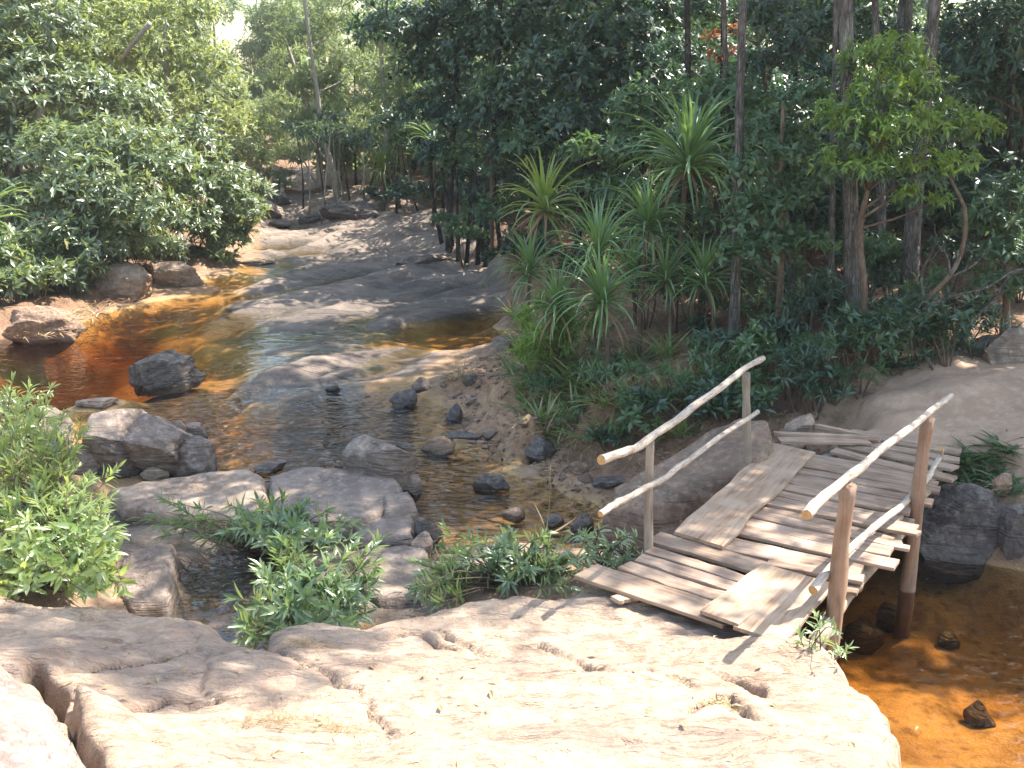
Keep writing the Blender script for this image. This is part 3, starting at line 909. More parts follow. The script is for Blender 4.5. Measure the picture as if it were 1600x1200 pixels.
# corner boulder and the wedge beside the crack, bottom left
CB = [D(a, b, d_)[:2] for a, b, d_ in [(-150, 930, 4.7), (0, 985, 4.75), (55, 1045, 4.45), (95, 1120, 4.1), (130, 1210, 3.75), (150, 1300, 3.4), (0, 1400, 2.6), (-250, 1300, 3.0)]]
hf_rock('lichen_boulder', CB, lambda x, y: 1.36 + 0.26 * (4.4 - y) + 0.16 * (-2.0 - x), 0.028, 0.14, M['rock_moss'], 'lichen-spotted boulder beside the dark crack at the lower left corner', rough=0.03, seed=8, skirt=0.22)
WG = [fgp(a, b)[:2] for a, b in [(125, 1090), (160, 1098), (215, 1125), (262, 1165), (285, 1220), (240, 1260), (180, 1250), (150, 1190), (122, 1130)]]
hf_rock('wedge_stone', WG, lambda x, y: fg_z(x, y) + 0.05 + 0.10 * (-1.6 - x), 0.022, 0.11, M['rock_pale'], 'pinkish wedge of sandstone right of the lower left crack', rough=0.02, seed=12, steps=0.008)

# flat slabs between the shrubs and the riffle
def flat(pts, z0, label, seed, mat='rock_grey', edge=0.07, slope=(0, 0), steps=0.012, res=0.035, name='slab', rough=0.018):
    poly = [P(a, b, z0) for a, b in pts]
    c = np.mean([q[:2] for q in poly], axis=0)
    return hf_rock(name, poly, lambda x, y: z0 + slope[0] * (x - c[0]) + slope[1] * (y - c[1]), res, edge, M[mat], label, 'rock slab', rough=rough, seed=seed, steps=steps)


flat([(165, 762), (250, 745), (330, 733), (392, 727), (412, 745), (424, 790), (415, 825), (330, 815), (250, 800), (190, 788)], .20, 'smooth tan slab split from its neighbour by a dark crack', 31, 'rock_tan', .08, (0.02, 0.03))
flat([(420, 745), (480, 733), (550, 737), (620, 748), (632, 765), (600, 790), (545, 812), (480, 818), (432, 812), (424, 775)], .23, 'flat grey slab just below the split block in the riffle', 32, 'rock_grey', .06, (0.01, 0.02))
flat([(545, 815), (600, 792), (640, 785), (648, 810), (645, 832), (560, 838)], .15, 'thin grey slab with a dark undercut edge below the flat slab', 33, 'rock_grey', .05)
flat([(595, 772), (640, 765), (650, 782), (600, 792)], .26, 'small grey stone block wedged under the split block', 36, 'rock_grey', .05)
flat([(192, 865), (230, 855), (275, 850), (270, 905), (262, 940), (200, 945), (175, 915)], .17, 'dark grey slab beside the small amber pool', 34, 'rock_grey', .06)
flat([(560, 850), (630, 842), (668, 850), (676, 880), (660, 930), (590, 930), (545, 900)], .18, 'grey slab behind the oleander-like shrub near the foreground', 35, 'rock_grey', .06)
flat([(690, 862), (790, 845), (880, 850), (900, 880), (820, 900), (700, 905)], .22, 'shaded grey slab behind the small shrub near the bridge', 37, 'rock_grey', .06)
flat([(200, 845), (235, 825), (285, 828), (290, 842), (240, 855)], .16, 'pale stone at the edge of the bright bush', 38, 'rock_tan', .05)

BO = [
    # px, py, width px, h, depth ratio, rot, seed, material, label, kwargs
    (252, 602, 118, .46, .5, 24, 3, 'rock_dark', 'dark boulder split lengthwise standing alone in the amber pool', dict(tilt=(0, -16), groove=(0.15, -0.8, 0.5, 0.12, 0.30, 0.10), cuts=10)),
    (205, 748, 175, .66, .85, 15, 5, 'rock_grey', 'largest rounded grey boulder by the bright bush', dict(tilt=(0, 10), groove=(0.75, -0.3, 0.3, 0.2, 0.18, 0.10), cuts=8)),
    (72, 700, 82, .42, .8, 0, 14, 'rock_grey', 'round grey boulder at the upper edge of the bright bush', dict()),
    (303, 690, 50, .22, .8, 10, 17, 'rock_grey', 'small round stone behind the tilted block', dict()),
    (302, 745, 88, .44, .7, -20, 19, 'rock_grey', 'tilted grey block right of the largest boulder', dict(tilt=(6, -14), cuts=12)),
    (243, 757, 56, .14, .7, 0, 23, 'rock_tan', 'small low stone in front of the tilted grey block', dict()),
    (172, 752, 62, .24, .7, 0, 29, 'rock_dark', 'dark stone tucked under the largest grey boulder', dict()),
    (150, 642, 70, .10, .6, 0, 37, 'rock_tan', 'low pale tan rock just breaking the amber water', dict(cuts=6)),
    (594, 772, 128, .74, .62, -24, 41, 'rock_grey', 'big grey split block standing in the riffle', dict(tilt=(-4, 12), groove=(0.8, -0.35, 0.3, 0.28, 0.14, 0.07), cuts=14)),
    (418, 738, 62, .10, .45, 25, 43, 'rock_grey', 'thin wedge of grey stone lying at the riffle edge', dict(tilt=(0, -8), cuts=10)),
    (520, 611, 26, .08, .8, 0, 47, 'rock_dark', 'tiny dark stone alone above the riffle', dict(sub=3)),
    (630, 634, 46, .26, .8, 12, 53, 'rock_dark', 'dark cube-like stone leftmost on the gravel point', dict(cuts=14)),
    (657, 615, 34, .20, .8, 30, 59, 'rock_grey', 'grey stone behind the dark cube-like stone', dict(cuts=12, sub=3)),
    (688, 708, 62, .17, .7, -6, 61, 'rock_brown', 'rust-brown stone lying in the shallow water', dict()),
    (765, 768, 66, .17, .75, 5, 67, 'rock_dark', 'dark wet stone surrounded by rippling water', dict(cuts=11)),
    (846, 722, 62, .30, .8, 8, 71, 'rock_dark', 'squarish blackish stone against the gravel bank', dict(cuts=13)),
    (788, 546, 40, .22, .8, 40, 73, 'rock_grey', 'grey stone at the far side of the gravel point', dict()),
    (712, 655, 36, .20, .8, 50, 79, 'rock_dark', 'dark stone on the waterline of the gravel point', dict(cuts=12, sub=3)),
    (668, 848, 48, .24, .8, 0, 83, 'rock_dark', 'round dark stone upper of the two by the small spill', dict(sub=3)),
    (662, 868, 44, .20, .8, 60, 89, 'rock_grey', 'round stone lower of the two by the small spill', dict(sub=3)),
    (735, 612, 28, .15, .8, 20, 97, 'rock_dark', 'dark stone set in the gravel near the grass tuft', dict(sub=3)),
    (738, 630, 42, .06, .35, 38, 101, 'rock_tan', 'flat pale stone sliver on the gravel point', dict(sub=3, tilt=(0, -10))),
    (765, 685, 32, .11, .8, 0, 103, 'rock_tan', 'pale brown stone at the foot of the gravel bank', dict(sub=3)),
    (728, 690, 66, .05, .6, -12, 107, 'rock_grey', 'low flat stone beside the rust-brown stone', dict(cuts=7)),
    (905, 742, 34, .12, .8, 0, 109, 'rock_brown', 'small brown stone behind the rail end in the shallows', dict(sub=3)),
    (1000, 838, 46, .22, .8, 0, 113, 'rock_dark', 'dark round stone beside the near left bridge post', dict(sub=3)),
    (912, 830, 40, .17, .8, 0, 127, 'rock_dark', 'dark round stone left of the tilted bridge rock', dict(sub=3)),
    (868, 822, 40, .12, .8, 0, 131, 'rock_grey', 'small grey stone by the tall grass stalk', dict(sub=3)),
    (803, 812, 40, .11, .8, 0, 137, 'rock_brown', 'brown wet stone above the small shrub', dict(sub=3)),
    (950, 770, 60, .10, .7, 0, 139, 'rock_dark', 'low dark stone in the shaded shallows', dict()),
    (130, 742, 70, .34, .8, 22, 261, 'rock_grey', 'grey block half hidden behind the bright bush, left of the largest boulder', dict(cuts=12)),
    (255, 738, 66, .36, .8, -30, 263, 'rock_grey', 'angular grey block leaning between the largest boulder and the tilted block', dict(cuts=12, tilt=(8, 12))),
    (165, 712, 66, .46, .7, 40, 269, 'rock_grey', 'sharp-edged grey block behind the largest boulder', dict(cuts=13)),
    (268, 702, 48, .34, .8, 15, 271, 'rock_grey', 'sharp-edged grey block between the largest boulder and the small round stone', dict(cuts=13)),
    (640, 772, 44, .30, .8, 12, 267, 'rock_grey', 'angular grey stone leaning on the right side of the split block', dict(cuts=12)),
    # left bank
    (190, 470, 105, .75, .7, 12, 149, 'rock_tan', 'pale sunlit boulder under the left bank bushes', dict(cuts=7)),
    (268, 447, 88, .52, .7, 5, 151, 'rock_tan', 'sunlit boulder with a dark hollow underneath by the left bank', dict(cuts=8)),
    (60, 535, 130, .60, .6, 0, 157, 'rock_brown', 'brown root-tangled bank rock at the left edge', dict(cuts=6, rough=.14)),
    (400, 412, 60, .10, .5, 10, 163, 'rock_tan', 'low pale rock in the amber strip upstream', dict()),
    # upstream
    (405, 338, 70, .5, .6, 8, 167, 'rock_grey', 'long grey boulder across the stream far upstream', dict()),
    (432, 322, 52, .45, .7, -10, 173, 'rock_dark', 'dark boulder behind the long one far upstream', dict()),
    (470, 302, 60, .4, .6, 0, 179, 'rock_tan', 'pale boulder at the far head of the stream', dict()),
    (438, 355, 40, .25, .7, 0, 181, 'rock_dark', 'small dark rock at the narrow upstream chute', dict(sub=3)),
    (548, 343, 96, .5, .6, 10, 191, 'rock_dark', 'blackish root-bound bank rock under the leaning trees', dict(rough=.16, cuts=6)),
    (485, 352, 44, .4, .7, 10, 193, 'rock_dark', 'dark stump-like rock at the head of the sloping slab', dict(rough=.14)),
    (660, 408, 110, .14, .35, 42, 197, 'rock_grey', 'dark ledge edge lying along the sloping slab', dict()),
    # right of the bridge
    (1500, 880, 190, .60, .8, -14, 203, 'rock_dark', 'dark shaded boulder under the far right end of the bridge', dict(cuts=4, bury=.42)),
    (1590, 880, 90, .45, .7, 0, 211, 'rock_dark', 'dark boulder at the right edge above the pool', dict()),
    (1590, 575, 120, .45, .6, 4, 223, 'rock_grey', 'low grey rock beyond the path at the right edge', dict(z=1.1)),
    (1545, 565, 60, .30, .6, 4, 225, 'rock_dark', 'small dark rock among the shrubs beyond the path', dict(z=1.12)),
]
for (px, py, wpx, h, dr, rot, seed, mt, lab, kw) in BO:
    boulder(px, py, wpx, h, dr, rot, seed, M[mt], lab, **kw)

# stones lying under water in the pool on the right
for (px, py, wpx, h, seed, lab) in [(1395, 975, 88, .26, 227, 'submerged brown stone nearest the bridge post in the dark pool'), (1350, 1015, 90, .24, 229, 'submerged brown stone beside the small shrub by the bridge'), (1530, 1130, 60, .16, 233, 'dark oval stone lying under the amber pool water'), (1545, 915, 56, .2, 239, 'stone under water in the shade near the right edge'), (1480, 1010, 50, .14, 241, 'low stone on the pool bed in the middle of the amber water')]:
    g = P(px, py, -.45)
    me = boulder_mesh('pool_stone', (wpx * 6.5 / FOC, wpx * 5 / FOC, h * 1.4), seed, sub=3)
    o = mk('pool_stone', me, M['rock_brown'])
    o.location = (g[0], g[1], Hp(g[0], g[1]) + h * 0.35)
    tag(o, lab, 'rock')

# the long tilted rock under the left-hand rail
TR = [P(940, 815, .25), P(962, 775, .3), P(1030, 718, .6), P(1100, 672, .8), P(1160, 650, .95), P(1195, 652, 1.0), P(1212, 690, .9), P(1190, 725, .8), P(1120, 770, .55), P(1060, 805, .38), P(1000, 830, .25)]
_a, _b = TR[0], TR[5]
_d = (_b - _a)[:2]; _L = np.linalg.norm(_d); _d = _d / _L
def tr_z(x, y):
    s_ = ((x - _a[0]) * _d[0] + (y - _a[1]) * _d[1]) / _L
    q_ = (x - _a[0]) * _d[1] - (y - _a[1]) * _d[0]
    return 0.36 + 0.62 * np.clip(s_, -.1, 1.1) + 0.10 * np.minimum(q_, .4)
hf_rock('tilted_rock', TR, tr_z, 0.03, 0.12, M['rock_umber'], 'long tilted brown rock beneath the left rail of the bridge', rough=.03, seed=44, skirt=0.25)
# rock at the far bridge head
boulder(1255, 690, 60, .30, .7, 20, 251, M['rock_tan'], 'small rounded tan rock at the far bridge head', z=.62)

PS = [P(a, b, .8) for a, b in [(1288, 662), (1310, 640), (1370, 615), (1450, 598), (1600, 584), (1800, 578), (1850, 690), (1640, 732), (1540, 702), (1490, 690), (1400, 690), (1330, 682)]]
hf_rock('path_slab', PS, lambda x, y: Hbase(x, y) + .03 + .12 * sstep(0, .9, sdist(PS, x, y)), 0.04, 0.14, M['rock_path'], 'broad gently domed brown rock slab beyond the far end of the bridge', 'rock slab', rough=.012, seed=61, steps=.006)

# ------------------------------------------------------------------ footbridge
DECK = 0.76
BA = np.array([0.544, 0.839]); BB = np.array([0.839, -0.544])       # along and across the bridge
B0 = P(1135, 827, DECK)[:2]
bridge = empty('footbridge', (float(B0[0] + 1.2), float(B0[1] + .4), 0.0), 'rough plank footbridge with crooked pole handrails over the dark pool', 'footbridge')
ORG = np.array(bridge.location)
bridge_mats = (M['plank'], M['plank_new'])


def plank_mesh(L, W, T, seed, ragged=0.012):
    r = np.random.default_rng(seed)
    n = 9
    xs_ = np.linspace(-L / 2, L / 2, n)
    V = []
    e1 = r.normal(0, ragged * .45, n); e2 = r.normal(0, ragged * .45, n)
    warp = r.normal(0, 0.006) * (xs_ / (L / 2)) ** 2 + r.normal(0, .0015, n)
    c = 0.004
    s1, s2 = r.normal(0, ragged), r.normal(0, ragged)
    for k in range(n):
        y0, y1 = -W / 2 + e1[k], W / 2 + e2[k]
        dx0 = dx1 = 0.0
        if k in (0, n - 1):
            dx0, dx1 = s1, s2
        z = warp[k]
        V += [(xs_[k] + dx0, y0, z - T), (xs_[k] + dx0, y0, z - c), (xs_[k] + dx0, y0 + c, z), (xs_[k] + dx1, y1 - c, z), (xs_[k] + dx1, y1, z - c), (xs_[k] + dx1, y1, z - T)]
    Fs = []
    for k in range(n - 1):
        for j in range(6):
            j2 = (j + 1) % 6
            Fs.append((k * 6 + j, (k + 1) * 6 + j, (k + 1) * 6 + j2, k * 6 + j2))
    Fs += [(0, 1, 2, 3), (0, 3, 4, 5)]
    q = (n - 1) * 6
    Fs += [(q + 3, q + 2, q + 1, q), (q + 5, q + 4, q + 3, q)]
    return mesh_from('plank', np.array(V), np.array(Fs)[:, ::-1], False)


def plank(A, Bp, width, z, seed, mat=None, T=0.028, dz=0.0, name='plank', label=None, roll=0.0, ragged=0.012):
    A = np.asarray(A, float)[:2]; Bp = np.asarray(Bp, float)[:2]
    d = Bp - A; L = np.linalg.norm(d)
    o = mk(name, plank_mesh(L, width, T, seed, ragged), mat or M['plank'], bridge)
    c = (A + Bp) / 2
    o.location = (c[0] - ORG[0], c[1] - ORG[1], z + dz / 2 - ORG[2])
    o.rotation_euler = (roll, -math.atan2(dz, L), math.atan2(d[1], d[0]))
    if label: o['label'] = label
    return o


rp = np.random.default_rng(11)
# cross planks from the middle of the span to the far end: edges read off the photo along the left ends
gaps = [-.02, .17, .36, .46, .56, .69, .80, .94, 1.09, 1.25, 1.42, 1.60, 1.76, 1.92, 2.09, 2.24]
for k in range(len(gaps) - 1):
    s0, s1 = gaps[k] + .005, gaps[k + 1] - .005
    sc = (s0 + s1) / 2
    w0 = 0.0 + rp.normal(0, .018) - .03
    w1 = 1.22 + rp.normal(0, .065)
    if k in (2, 5): w1 += .13
    A = B0 + BA * sc + BB * w0
    Bq = B0 + BA * (sc + rp.normal(0.02, .010)) + BB * w1
    plank(A, Bq, s1 - s0, DECK + rp.normal(0, .009), 300 + k, M['plank'], dz=rp.normal(0, .01), roll=rp.normal(0, .022))
# far planks, shifted and skewed towards the path
for k, (pa_, pb_, wd, zz) in enumerate([((1300, 703), (1490, 748), .15, .77), ((1318, 693), (1496, 730), .15, .775), ((1340, 688), (1500, 716), .14, .78), ((1350, 678), (1502, 704), .13, .785), ((1330, 668), (1500, 700), .12, .80)]):
    plank(P(*pa_, zz), P(*pb_, zz), wd, zz - .004 * k, 330 + k, M['plank'])
plank(P(1216, 688, .80), P(1356, 690, .80), .15, .815, 340, M['plank'], label='loose plank lying askew at the far end of the deck')
plank(P(1205, 675, .84), P(1370, 682, .84), .05, .845, 341, M['plank'], T=.04, label='thin batten lying askew at the far end of the deck')
plank(P(1275, 660, .84), P(1375, 685, .82), .05, .83, 342, M['plank_new'], T=.04)
# two planks on the near side of the middle ones
plank(P(1116, 843, DECK), P(1345, 892, DECK), .25, DECK - .004, 350, M['plank'])
plank(P(1200, 879, DECK), P(1350, 904, DECK), .12, DECK + .012, 351, M['plank'])
plank(P(1240, 900, DECK), P(1343, 921, DECK - .05), .13, DECK - .05, 352, M['plank'])
# the wide board lying along the left side
plank((P(1060, 833, .8) + P(1126, 846, .8)) / 2, (P(1214, 692, .8) + P(1268, 703, .8)) / 2, .44, .800, 353, M['plank_new'], T=.03, ragged=.022, label='wide rough board laid lengthwise along the left side of the deck')
# near-end planks
plank(P(918, 890, .74), P(1150, 966, .74), .27, .742, 360, M['plank_new'], label='wide sunlit plank across the near end of the deck')
plank(P(977, 883, .75), P(1128, 932, .75), .155, .748, 361, M['plank'])
plank(P(996, 869, .75), P(1150, 917, .75), .15, .752, 362, M['plank'])
plank(P(1012, 857, .75), P(1162, 904, .75), .125, .754, 363, M['plank'])
plank(P(1022, 839, .75), P(1200, 890, .75), .21, .757, 364, M['plank'])
plank(P(1122, 968, .77), P(1219, 888, .79), .30, .785, 365, M['plank_new'], label='short board laid lengthwise over the near planks')
plank(P(1186, 993, .76), P(1266, 905, .77), .36, .775, 366, M['plank_new'], dz=.02, label='bright sunlit board at the near right corner with the rail shadow')
plank(P(960, 938, .7), P(1005, 925, .7), .10, .708, 367, M['plank_new'], T=.03)
# stringers
for sidew, z0 in ((0.10, DECK - .10), (0.62, DECK - .10), (1.10, DECK - .10), (-.28, DECK - .11)):
    pts = [np.append(B0 + BA * s_ + BB * (sidew + .03 * math.sin(s_ * 2 + sidew * 5)), z0 - .035) for s_ in np.linspace(-1.2 if sidew > 0 else -.55, 3.0, 12)]
    V, Fq = tube(np.array(pts) - ORG, 0.06, 8, .15, int(sidew * 10) + 9)
    mk('stringer', mesh_from('stringer', V, Fq), M['post_grey'], bridge)
# cross bearers poking out beside the right-hand posts
for k, (pa_, pb_) in enumerate([((1230, 880), (1346, 917)), ((1330, 800), (1428, 818)), ((1280, 850), (1398, 832))]):
    A, Bq = P(*pa_, DECK - .09), P(*pb_, DECK - .09)
    V, Fq = tube(np.array([A, (A + Bq) / 2, Bq]) - ORG, .042, 8, .1, k)
    mk('bearer', mesh_from('bearer', V, Fq), M['post_grey'], bridge)


def post(top, z_top, x_y, z_bot, r, mat, seed, square=False):
    pts = np.array([[x_y[0], x_y[1], z_bot], [x_y[0] * .7 + top[0] * .3 + .01, x_y[1] * .7 + top[1] * .3, z_bot + (z_top - z_bot) * .3], [x_y[0] * .3 + top[0] * .7, x_y[1] * .3 + top[1] * .7 + .008, z_bot + (z_top - z_bot) * .7], [top[0], top[1], z_top]])
    c = spline(pts, 14) - ORG
    # built along its own X axis so that the grain runs up the post
    loc_ = np.stack([c[:, 2], c[:, 1] - c[0, 1], -(c[:, 0] - c[0, 0])], 1) - np.array([c[0, 2], 0, 0])
    V, Fq = tube(loc_, np.linspace(r * 1.05, r * .92, 14), 9, .22, seed)
    o = mk('post', mesh_from('post', V, Fq, True), mat, bridge)
    o.location = tuple(c[0]); o.rotation_euler = (0, -math.pi / 2, 0)
    return o


def at_depth(px, py, y):
    d = ray(px, py); t = y / d[1]
    return np.array([d[0] * t, y, CAM_H + d[2] * t])


R1 = P(1302, 945, DECK); R2 = P(1430, 795, DECK); L1 = P(1015, 850, DECK); L2 = P(1170, 725, .78)
r1t = at_depth(1325, 757, R1[1]); r2t = at_depth(1449, 652, R2[1]); l1t = at_depth(1016, 686, L1[1]); l2t = at_depth(1166, 583, L2[1])
post(r1t, r1t[2], R1, .3, .060, M['post'], 1)
post(r2t, r2t[2], R2, -.55, .062, M['post'], 2)
post(l1t, l1t[2], L1, .05, .037, M['post_grey'], 3)
post(l2t, l2t[2], L2, .45, .042, M['post_grey'], 4)


def rail(ctrl, r0, r1_, seed, n=26):
    c = spline(np.array(ctrl), n)
    c = c + 0.011 * np.stack([fbm(np.stack([np.arange(n) * .45, np.full(n, k * 9.1), np.full(n, seed * 1.7)], 1), 2, seed) for k in range(3)], 1)
    rad = np.linspace(r0, r1_, n) * (1 + .12 * vnoise(np.stack([np.arange(n) * .8, np.zeros(n), np.full(n, seed * 3.1)], 1), seed))
    c0 = c[0]
    d = c[-1] - c[0]
    # build along local X so that the bark runs along the pole
    ex = d / np.linalg.norm(d); ey = np.cross([0, 0, 1], ex); ey /= np.linalg.norm(ey); ez = np.cross(ex, ey)
    Mx = np.stack([ex, ey, ez], 0)
    loc = (c - c0) @ Mx.T
    V, Fq = tube(loc, rad, 10, .12, seed, cap=False)
    o = mk('handrail', mesh_from('handrail', V, Fq), M['pole'], bridge)
    o.matrix_local = Matrix.Translation(Vector(c0 - ORG)) @ Matrix(((*Mx[:, 0], 0), (*Mx[:, 1], 0), (*Mx[:, 2], 0), (0, 0, 0, 1)))
    for e, sgn in ((0, -1), (n - 1, 1)):
        ring = V[e * 10:(e + 1) * 10]
        cc = ring.mean(0)
        vv = np.vstack([ring, cc + np.array([sgn * .002, 0, 0])])
        ff = [(k, (k + 1) % 10, 10) if sgn > 0 else ((k + 1) % 10, k, 10) for k in range(10)]
        mk('cut_end', mesh_from('cut_end', vv, np.array(ff), False), M['cut_end'], o)
    return o


yy = lambda a, b, t: a + (b - a) * t
def railpts(posta, postb, ys_px):
    """photo points of a rail; depth runs along the line of its two posts"""
    out_ = []
    for (px, py) in ys_px:
        d = ray(px, py)
        # intersect the view ray with the vertical plane through the posts
        e = (postb - posta)[:2]; nrm = np.array([-e[1], e[0]])
        t = (posta[:2] @ nrm) / (d[:2] @ nrm)
        out_.append(np.array([d[0] * t, d[1] * t, CAM_H + d[2] * t]))
    return np.array(out_)


off = np.array([BB[0], BB[1], 0]) * .07
rail(railpts(R1, R2, [(1258, 806), (1290, 776), (1330, 742), (1375, 705), (1430, 662), (1485, 618)]), .036, .027, 5)
rail(railpts(R1 - off, R2 - off, [(1270, 922), (1300, 885), (1345, 842), (1395, 800), (1440, 755), (1468, 718), (1470, 700)]), .032, .024, 6)
rail(railpts(L1, L2, [(938, 717), (975, 708), (1016, 684), (1075, 642), (1130, 600), (1160, 577), (1192, 560)]), .033, .027, 7)
rail(railpts(L1 + off, L2 + off, [(938, 803), (975, 780), (1030, 750), (1080, 715), (1130, 680), (1185, 643)]), .026, .022, 8)

# ------------------------------------------------------------------ foliage
def leaf_template(w=0.30, fold=0.10, droop=0.15, nseg=2, shape='lance'):
    """unit-length leaf along +X, face up +Z; returns verts and tris"""
    if nseg == 2:
        v = np.array([[0, 0, 0], [.45, w / 2, fold * w], [.45, -w / 2, fold * w], [.48, 0, -.02], [1, 0, -droop]])
        f = np.array([[0, 2, 3], [0, 3, 1], [3, 2, 4], [3, 4, 1]])
        return v, f
    t = np.linspace(0, 1, nseg + 1)
    prof = np.sin(np.pi * np.clip(t, 0, 1) ** 0.8) ** 0.8
    V = [[0, 0, 0]]
    for k in range(1, nseg):
        z = -droop * t[k] ** 2
        V += [[t[k], w / 2 * prof[k], z + fold * w * prof[k]], [t[k], 0, z], [t[k], -w / 2 * prof[k], z + fold * w * prof[k]]]
    V.append([1, 0, -droop])
    Fs = [[0, 2, 1], [0, 3, 2]]
    for k in range(nseg - 2):
        a, b_ = 1 + 3 * k, 4 + 3 * k
        Fs += [[a, a + 1, b_ + 1], [a, b_ + 1, b_], [a + 1, a + 2, b_ + 2], [a + 1, b_ + 2, b_ + 1]]
    a = 1 + 3 * (nseg - 2); e = len(V) - 1
    Fs += [[a, a + 1, e], [a + 1, a + 2, e]]
    return np.array(V, float), np.array(Fs)


def frames(dirs, ups):
    x = dirs / (np.linalg.norm(dirs, axis=1)[:, None] + 1e-9)
    y = np.cross(ups, x); y /= np.linalg.norm(y, axis=1)[:, None] + 1e-9
    z = np.cross(x, y)
    return np.stack([x, y, z], 2)     # columns


def leaves(pos, dirs, ups, size, tmpl):
    v, f = tmpl
    Rm = frames(dirs, ups) * size[:, None, None]
    V = np.einsum('nij,kj->nki', Rm, v) + pos[:, None, :]
    Fq = f[None] + (np.arange(len(pos)) * len(v))[:, None, None]
    return V.reshape(-1, 3), Fq.reshape(-1, f.shape[1])


def rand_dirs(n, r):
    d = r.normal(size=(n, 3))
    return d / np.linalg.norm(d, axis=1)[:, None]


def shoots_in(clusters, per_area, r, shell=0.55, flat=1.0):
    """shoot positions and outward directions spread through ellipsoid clusters"""
    Ps, Ds = [], []
    for (cx, cy_, cz, rx, ry, rz) in clusters:
        n = max(3, int(per_area * (rx * ry + rx * rz + ry * rz) / 3))
        d = rand_dirs(n, r)
        d[:, 2] = np.where(d[:, 2] < -0.3, -d[:, 2] * r.uniform(0.2, 1, n), d[:, 2])
        rad = r.uniform(shell, 1.0, n) ** 0.7
        lump = 1 + 0.22 * fbm(d * 2.2 + cx, 2, 91)
        p = d * rad[:, None] * lump[:, None] * np.array([rx, ry, rz]) + np.array([cx, cy_, cz])
        Ps.append(p); Ds.append(d + np.array([0, 0, 0.35]))
    return np.vstack(Ps), np.vstack(Ds)


def crown_mesh(name, clusters, per_area, nleaf, L, tmpl, r, spread=(40, 85), droop=0.0, shell=0.55, along=0.0):
    p, d = shoots_in(clusters, per_area, r, shell)
    n = len(p)
    d = d / np.linalg.norm(d, axis=1)[:, None]
    d = d + 0.45 * rand_dirs(n, r)
    d /= np.linalg.norm(d, axis=1)[:, None]
    A = np.repeat(d, nleaf, 0); Pp = np.repeat(p, nleaf, 0)
    m_ = n * nleaf
    t = rand_dirs(m_, r)
    t -= (t * A).sum(1)[:, None] * A
    t /= np.linalg.norm(t, axis=1)[:, None]
    ang = np.radians(r.uniform(spread[0], spread[1], m_))
    ld = A * np.cos(ang)[:, None] + t * np.sin(ang)[:, None]
    ld[:, 2] -= droop * r.uniform(0.3, 1.2, m_)
    up = A + 0.3 * rand_dirs(m_, r) + np.array([0, 0, 0.4])
    Pp = Pp - A * (r.uniform(0, 1, m_) * along)[:, None]
    size = L * r.uniform(0.45, 1.3, m_)
    V, Fq = leaves(Pp, ld, up, size, tmpl)
    return V, Fq


T_BROAD = leaf_template(.34, .12, .18)
T_NARROW = leaf_template(.17, .15, .22)
T_OVAL = leaf_template(.46, .10, .12)
T_NEEDLE = leaf_template(.07, .1, .15)
T_OLE = leaf_template(.19, .16, .22, 5)
T_BLADE = leaf_template(.045, .3, .35, 5)


def limb_pts(a, b_, r, sag=0.1, n=6):
    a = np.asarray(a, float); b_ = np.asarray(b_, float)
    L = np.linalg.norm(b_ - a)
    mid = (a + b_) / 2 + rand_dirs(1, r)[0] * L * sag + np.array([0, 0, L * .06])
    return spline([a, mid, b_], n)


def tree(name, label, cat, base, trunk, clusters, mat_leaf, mat_bark, tmpl, L, per_area, nleaf, seed, group=None, droop=0.0, spread=(40, 85), shell=0.55, limb_r=0.035, limbs=True, sides=8, extra_trunks=(), along=0.0, wob=.2):
    """a tree or shrub: Empty at the base > trunk, limbs, crown. trunk: rows (x,y,z,r) in world space"""
    r = np.random.default_rng(seed)
    e = empty(name, base, label, cat, group)
    o0 = np.array(base, float)
    for tk in [trunk] + list(extra_trunks):
        tk = np.array(tk, float)
        c = spline(tk, max(8, 4 * len(tk)))
        V, Fq = tube(c[:, :3] - o0, np.maximum(c[:, 3], .004), sides, wob, seed)
        mk('trunk', mesh_from('trunk', V, Fq), mat_bark, e)
    tk = np.array(trunk, float)
    if limbs and len(clusters):
        for (cx, cy_, cz, rx, ry, rz) in clusters:
            tops = [np.array(q, float) for q in [trunk] + list(extra_trunks)]
            best = None
            for tt in tops:
                cc = spline(tt, 30)
                want = cz - 0.5 * np.hypot(cc[:, 0] - cx, cc[:, 1] - cy_)
                k = int(np.argmin(np.abs(cc[:, 2] - want) + 0.3 * np.hypot(cc[:, 0] - cx, cc[:, 1] - cy_)))
                dd = np.linalg.norm(cc[k, :3] - np.array([cx, cy_, cz]))
                if best is None or dd < best[0]: best = (dd, cc[k])
            a = best[1]
            if best[0] < 0.15: continue
            V, Fq = tube(limb_pts(a[:3] - o0, np.array([cx, cy_, cz]) - o0, r), np.linspace(min(limb_r, a[3] * .8), limb_r * .3, 6), 6, .1, seed)
            mk('limb', mesh_from('limb', V, Fq), mat_bark, e)
    if len(clusters):
        cl = [(c[0] - o0[0], c[1] - o0[1], c[2] - o0[2], c[3], c[4], c[5]) for c in clusters]
        V, Fq = crown_mesh('crown', cl, per_area, nleaf, L, tmpl, r, spread, droop, shell, along)
        mk('crown', mesh_from('crown', V, Fq, False), mat_leaf, e)
    return e


def CL(px, py, dist, rpx, ry=None, rz=None):
    c = D(px, py, dist)
    rm = rpx * dist / FOC
    return (c[0], c[1], c[2], rm, (ry or 0.9) * rm, (rz or 0.8) * rm)


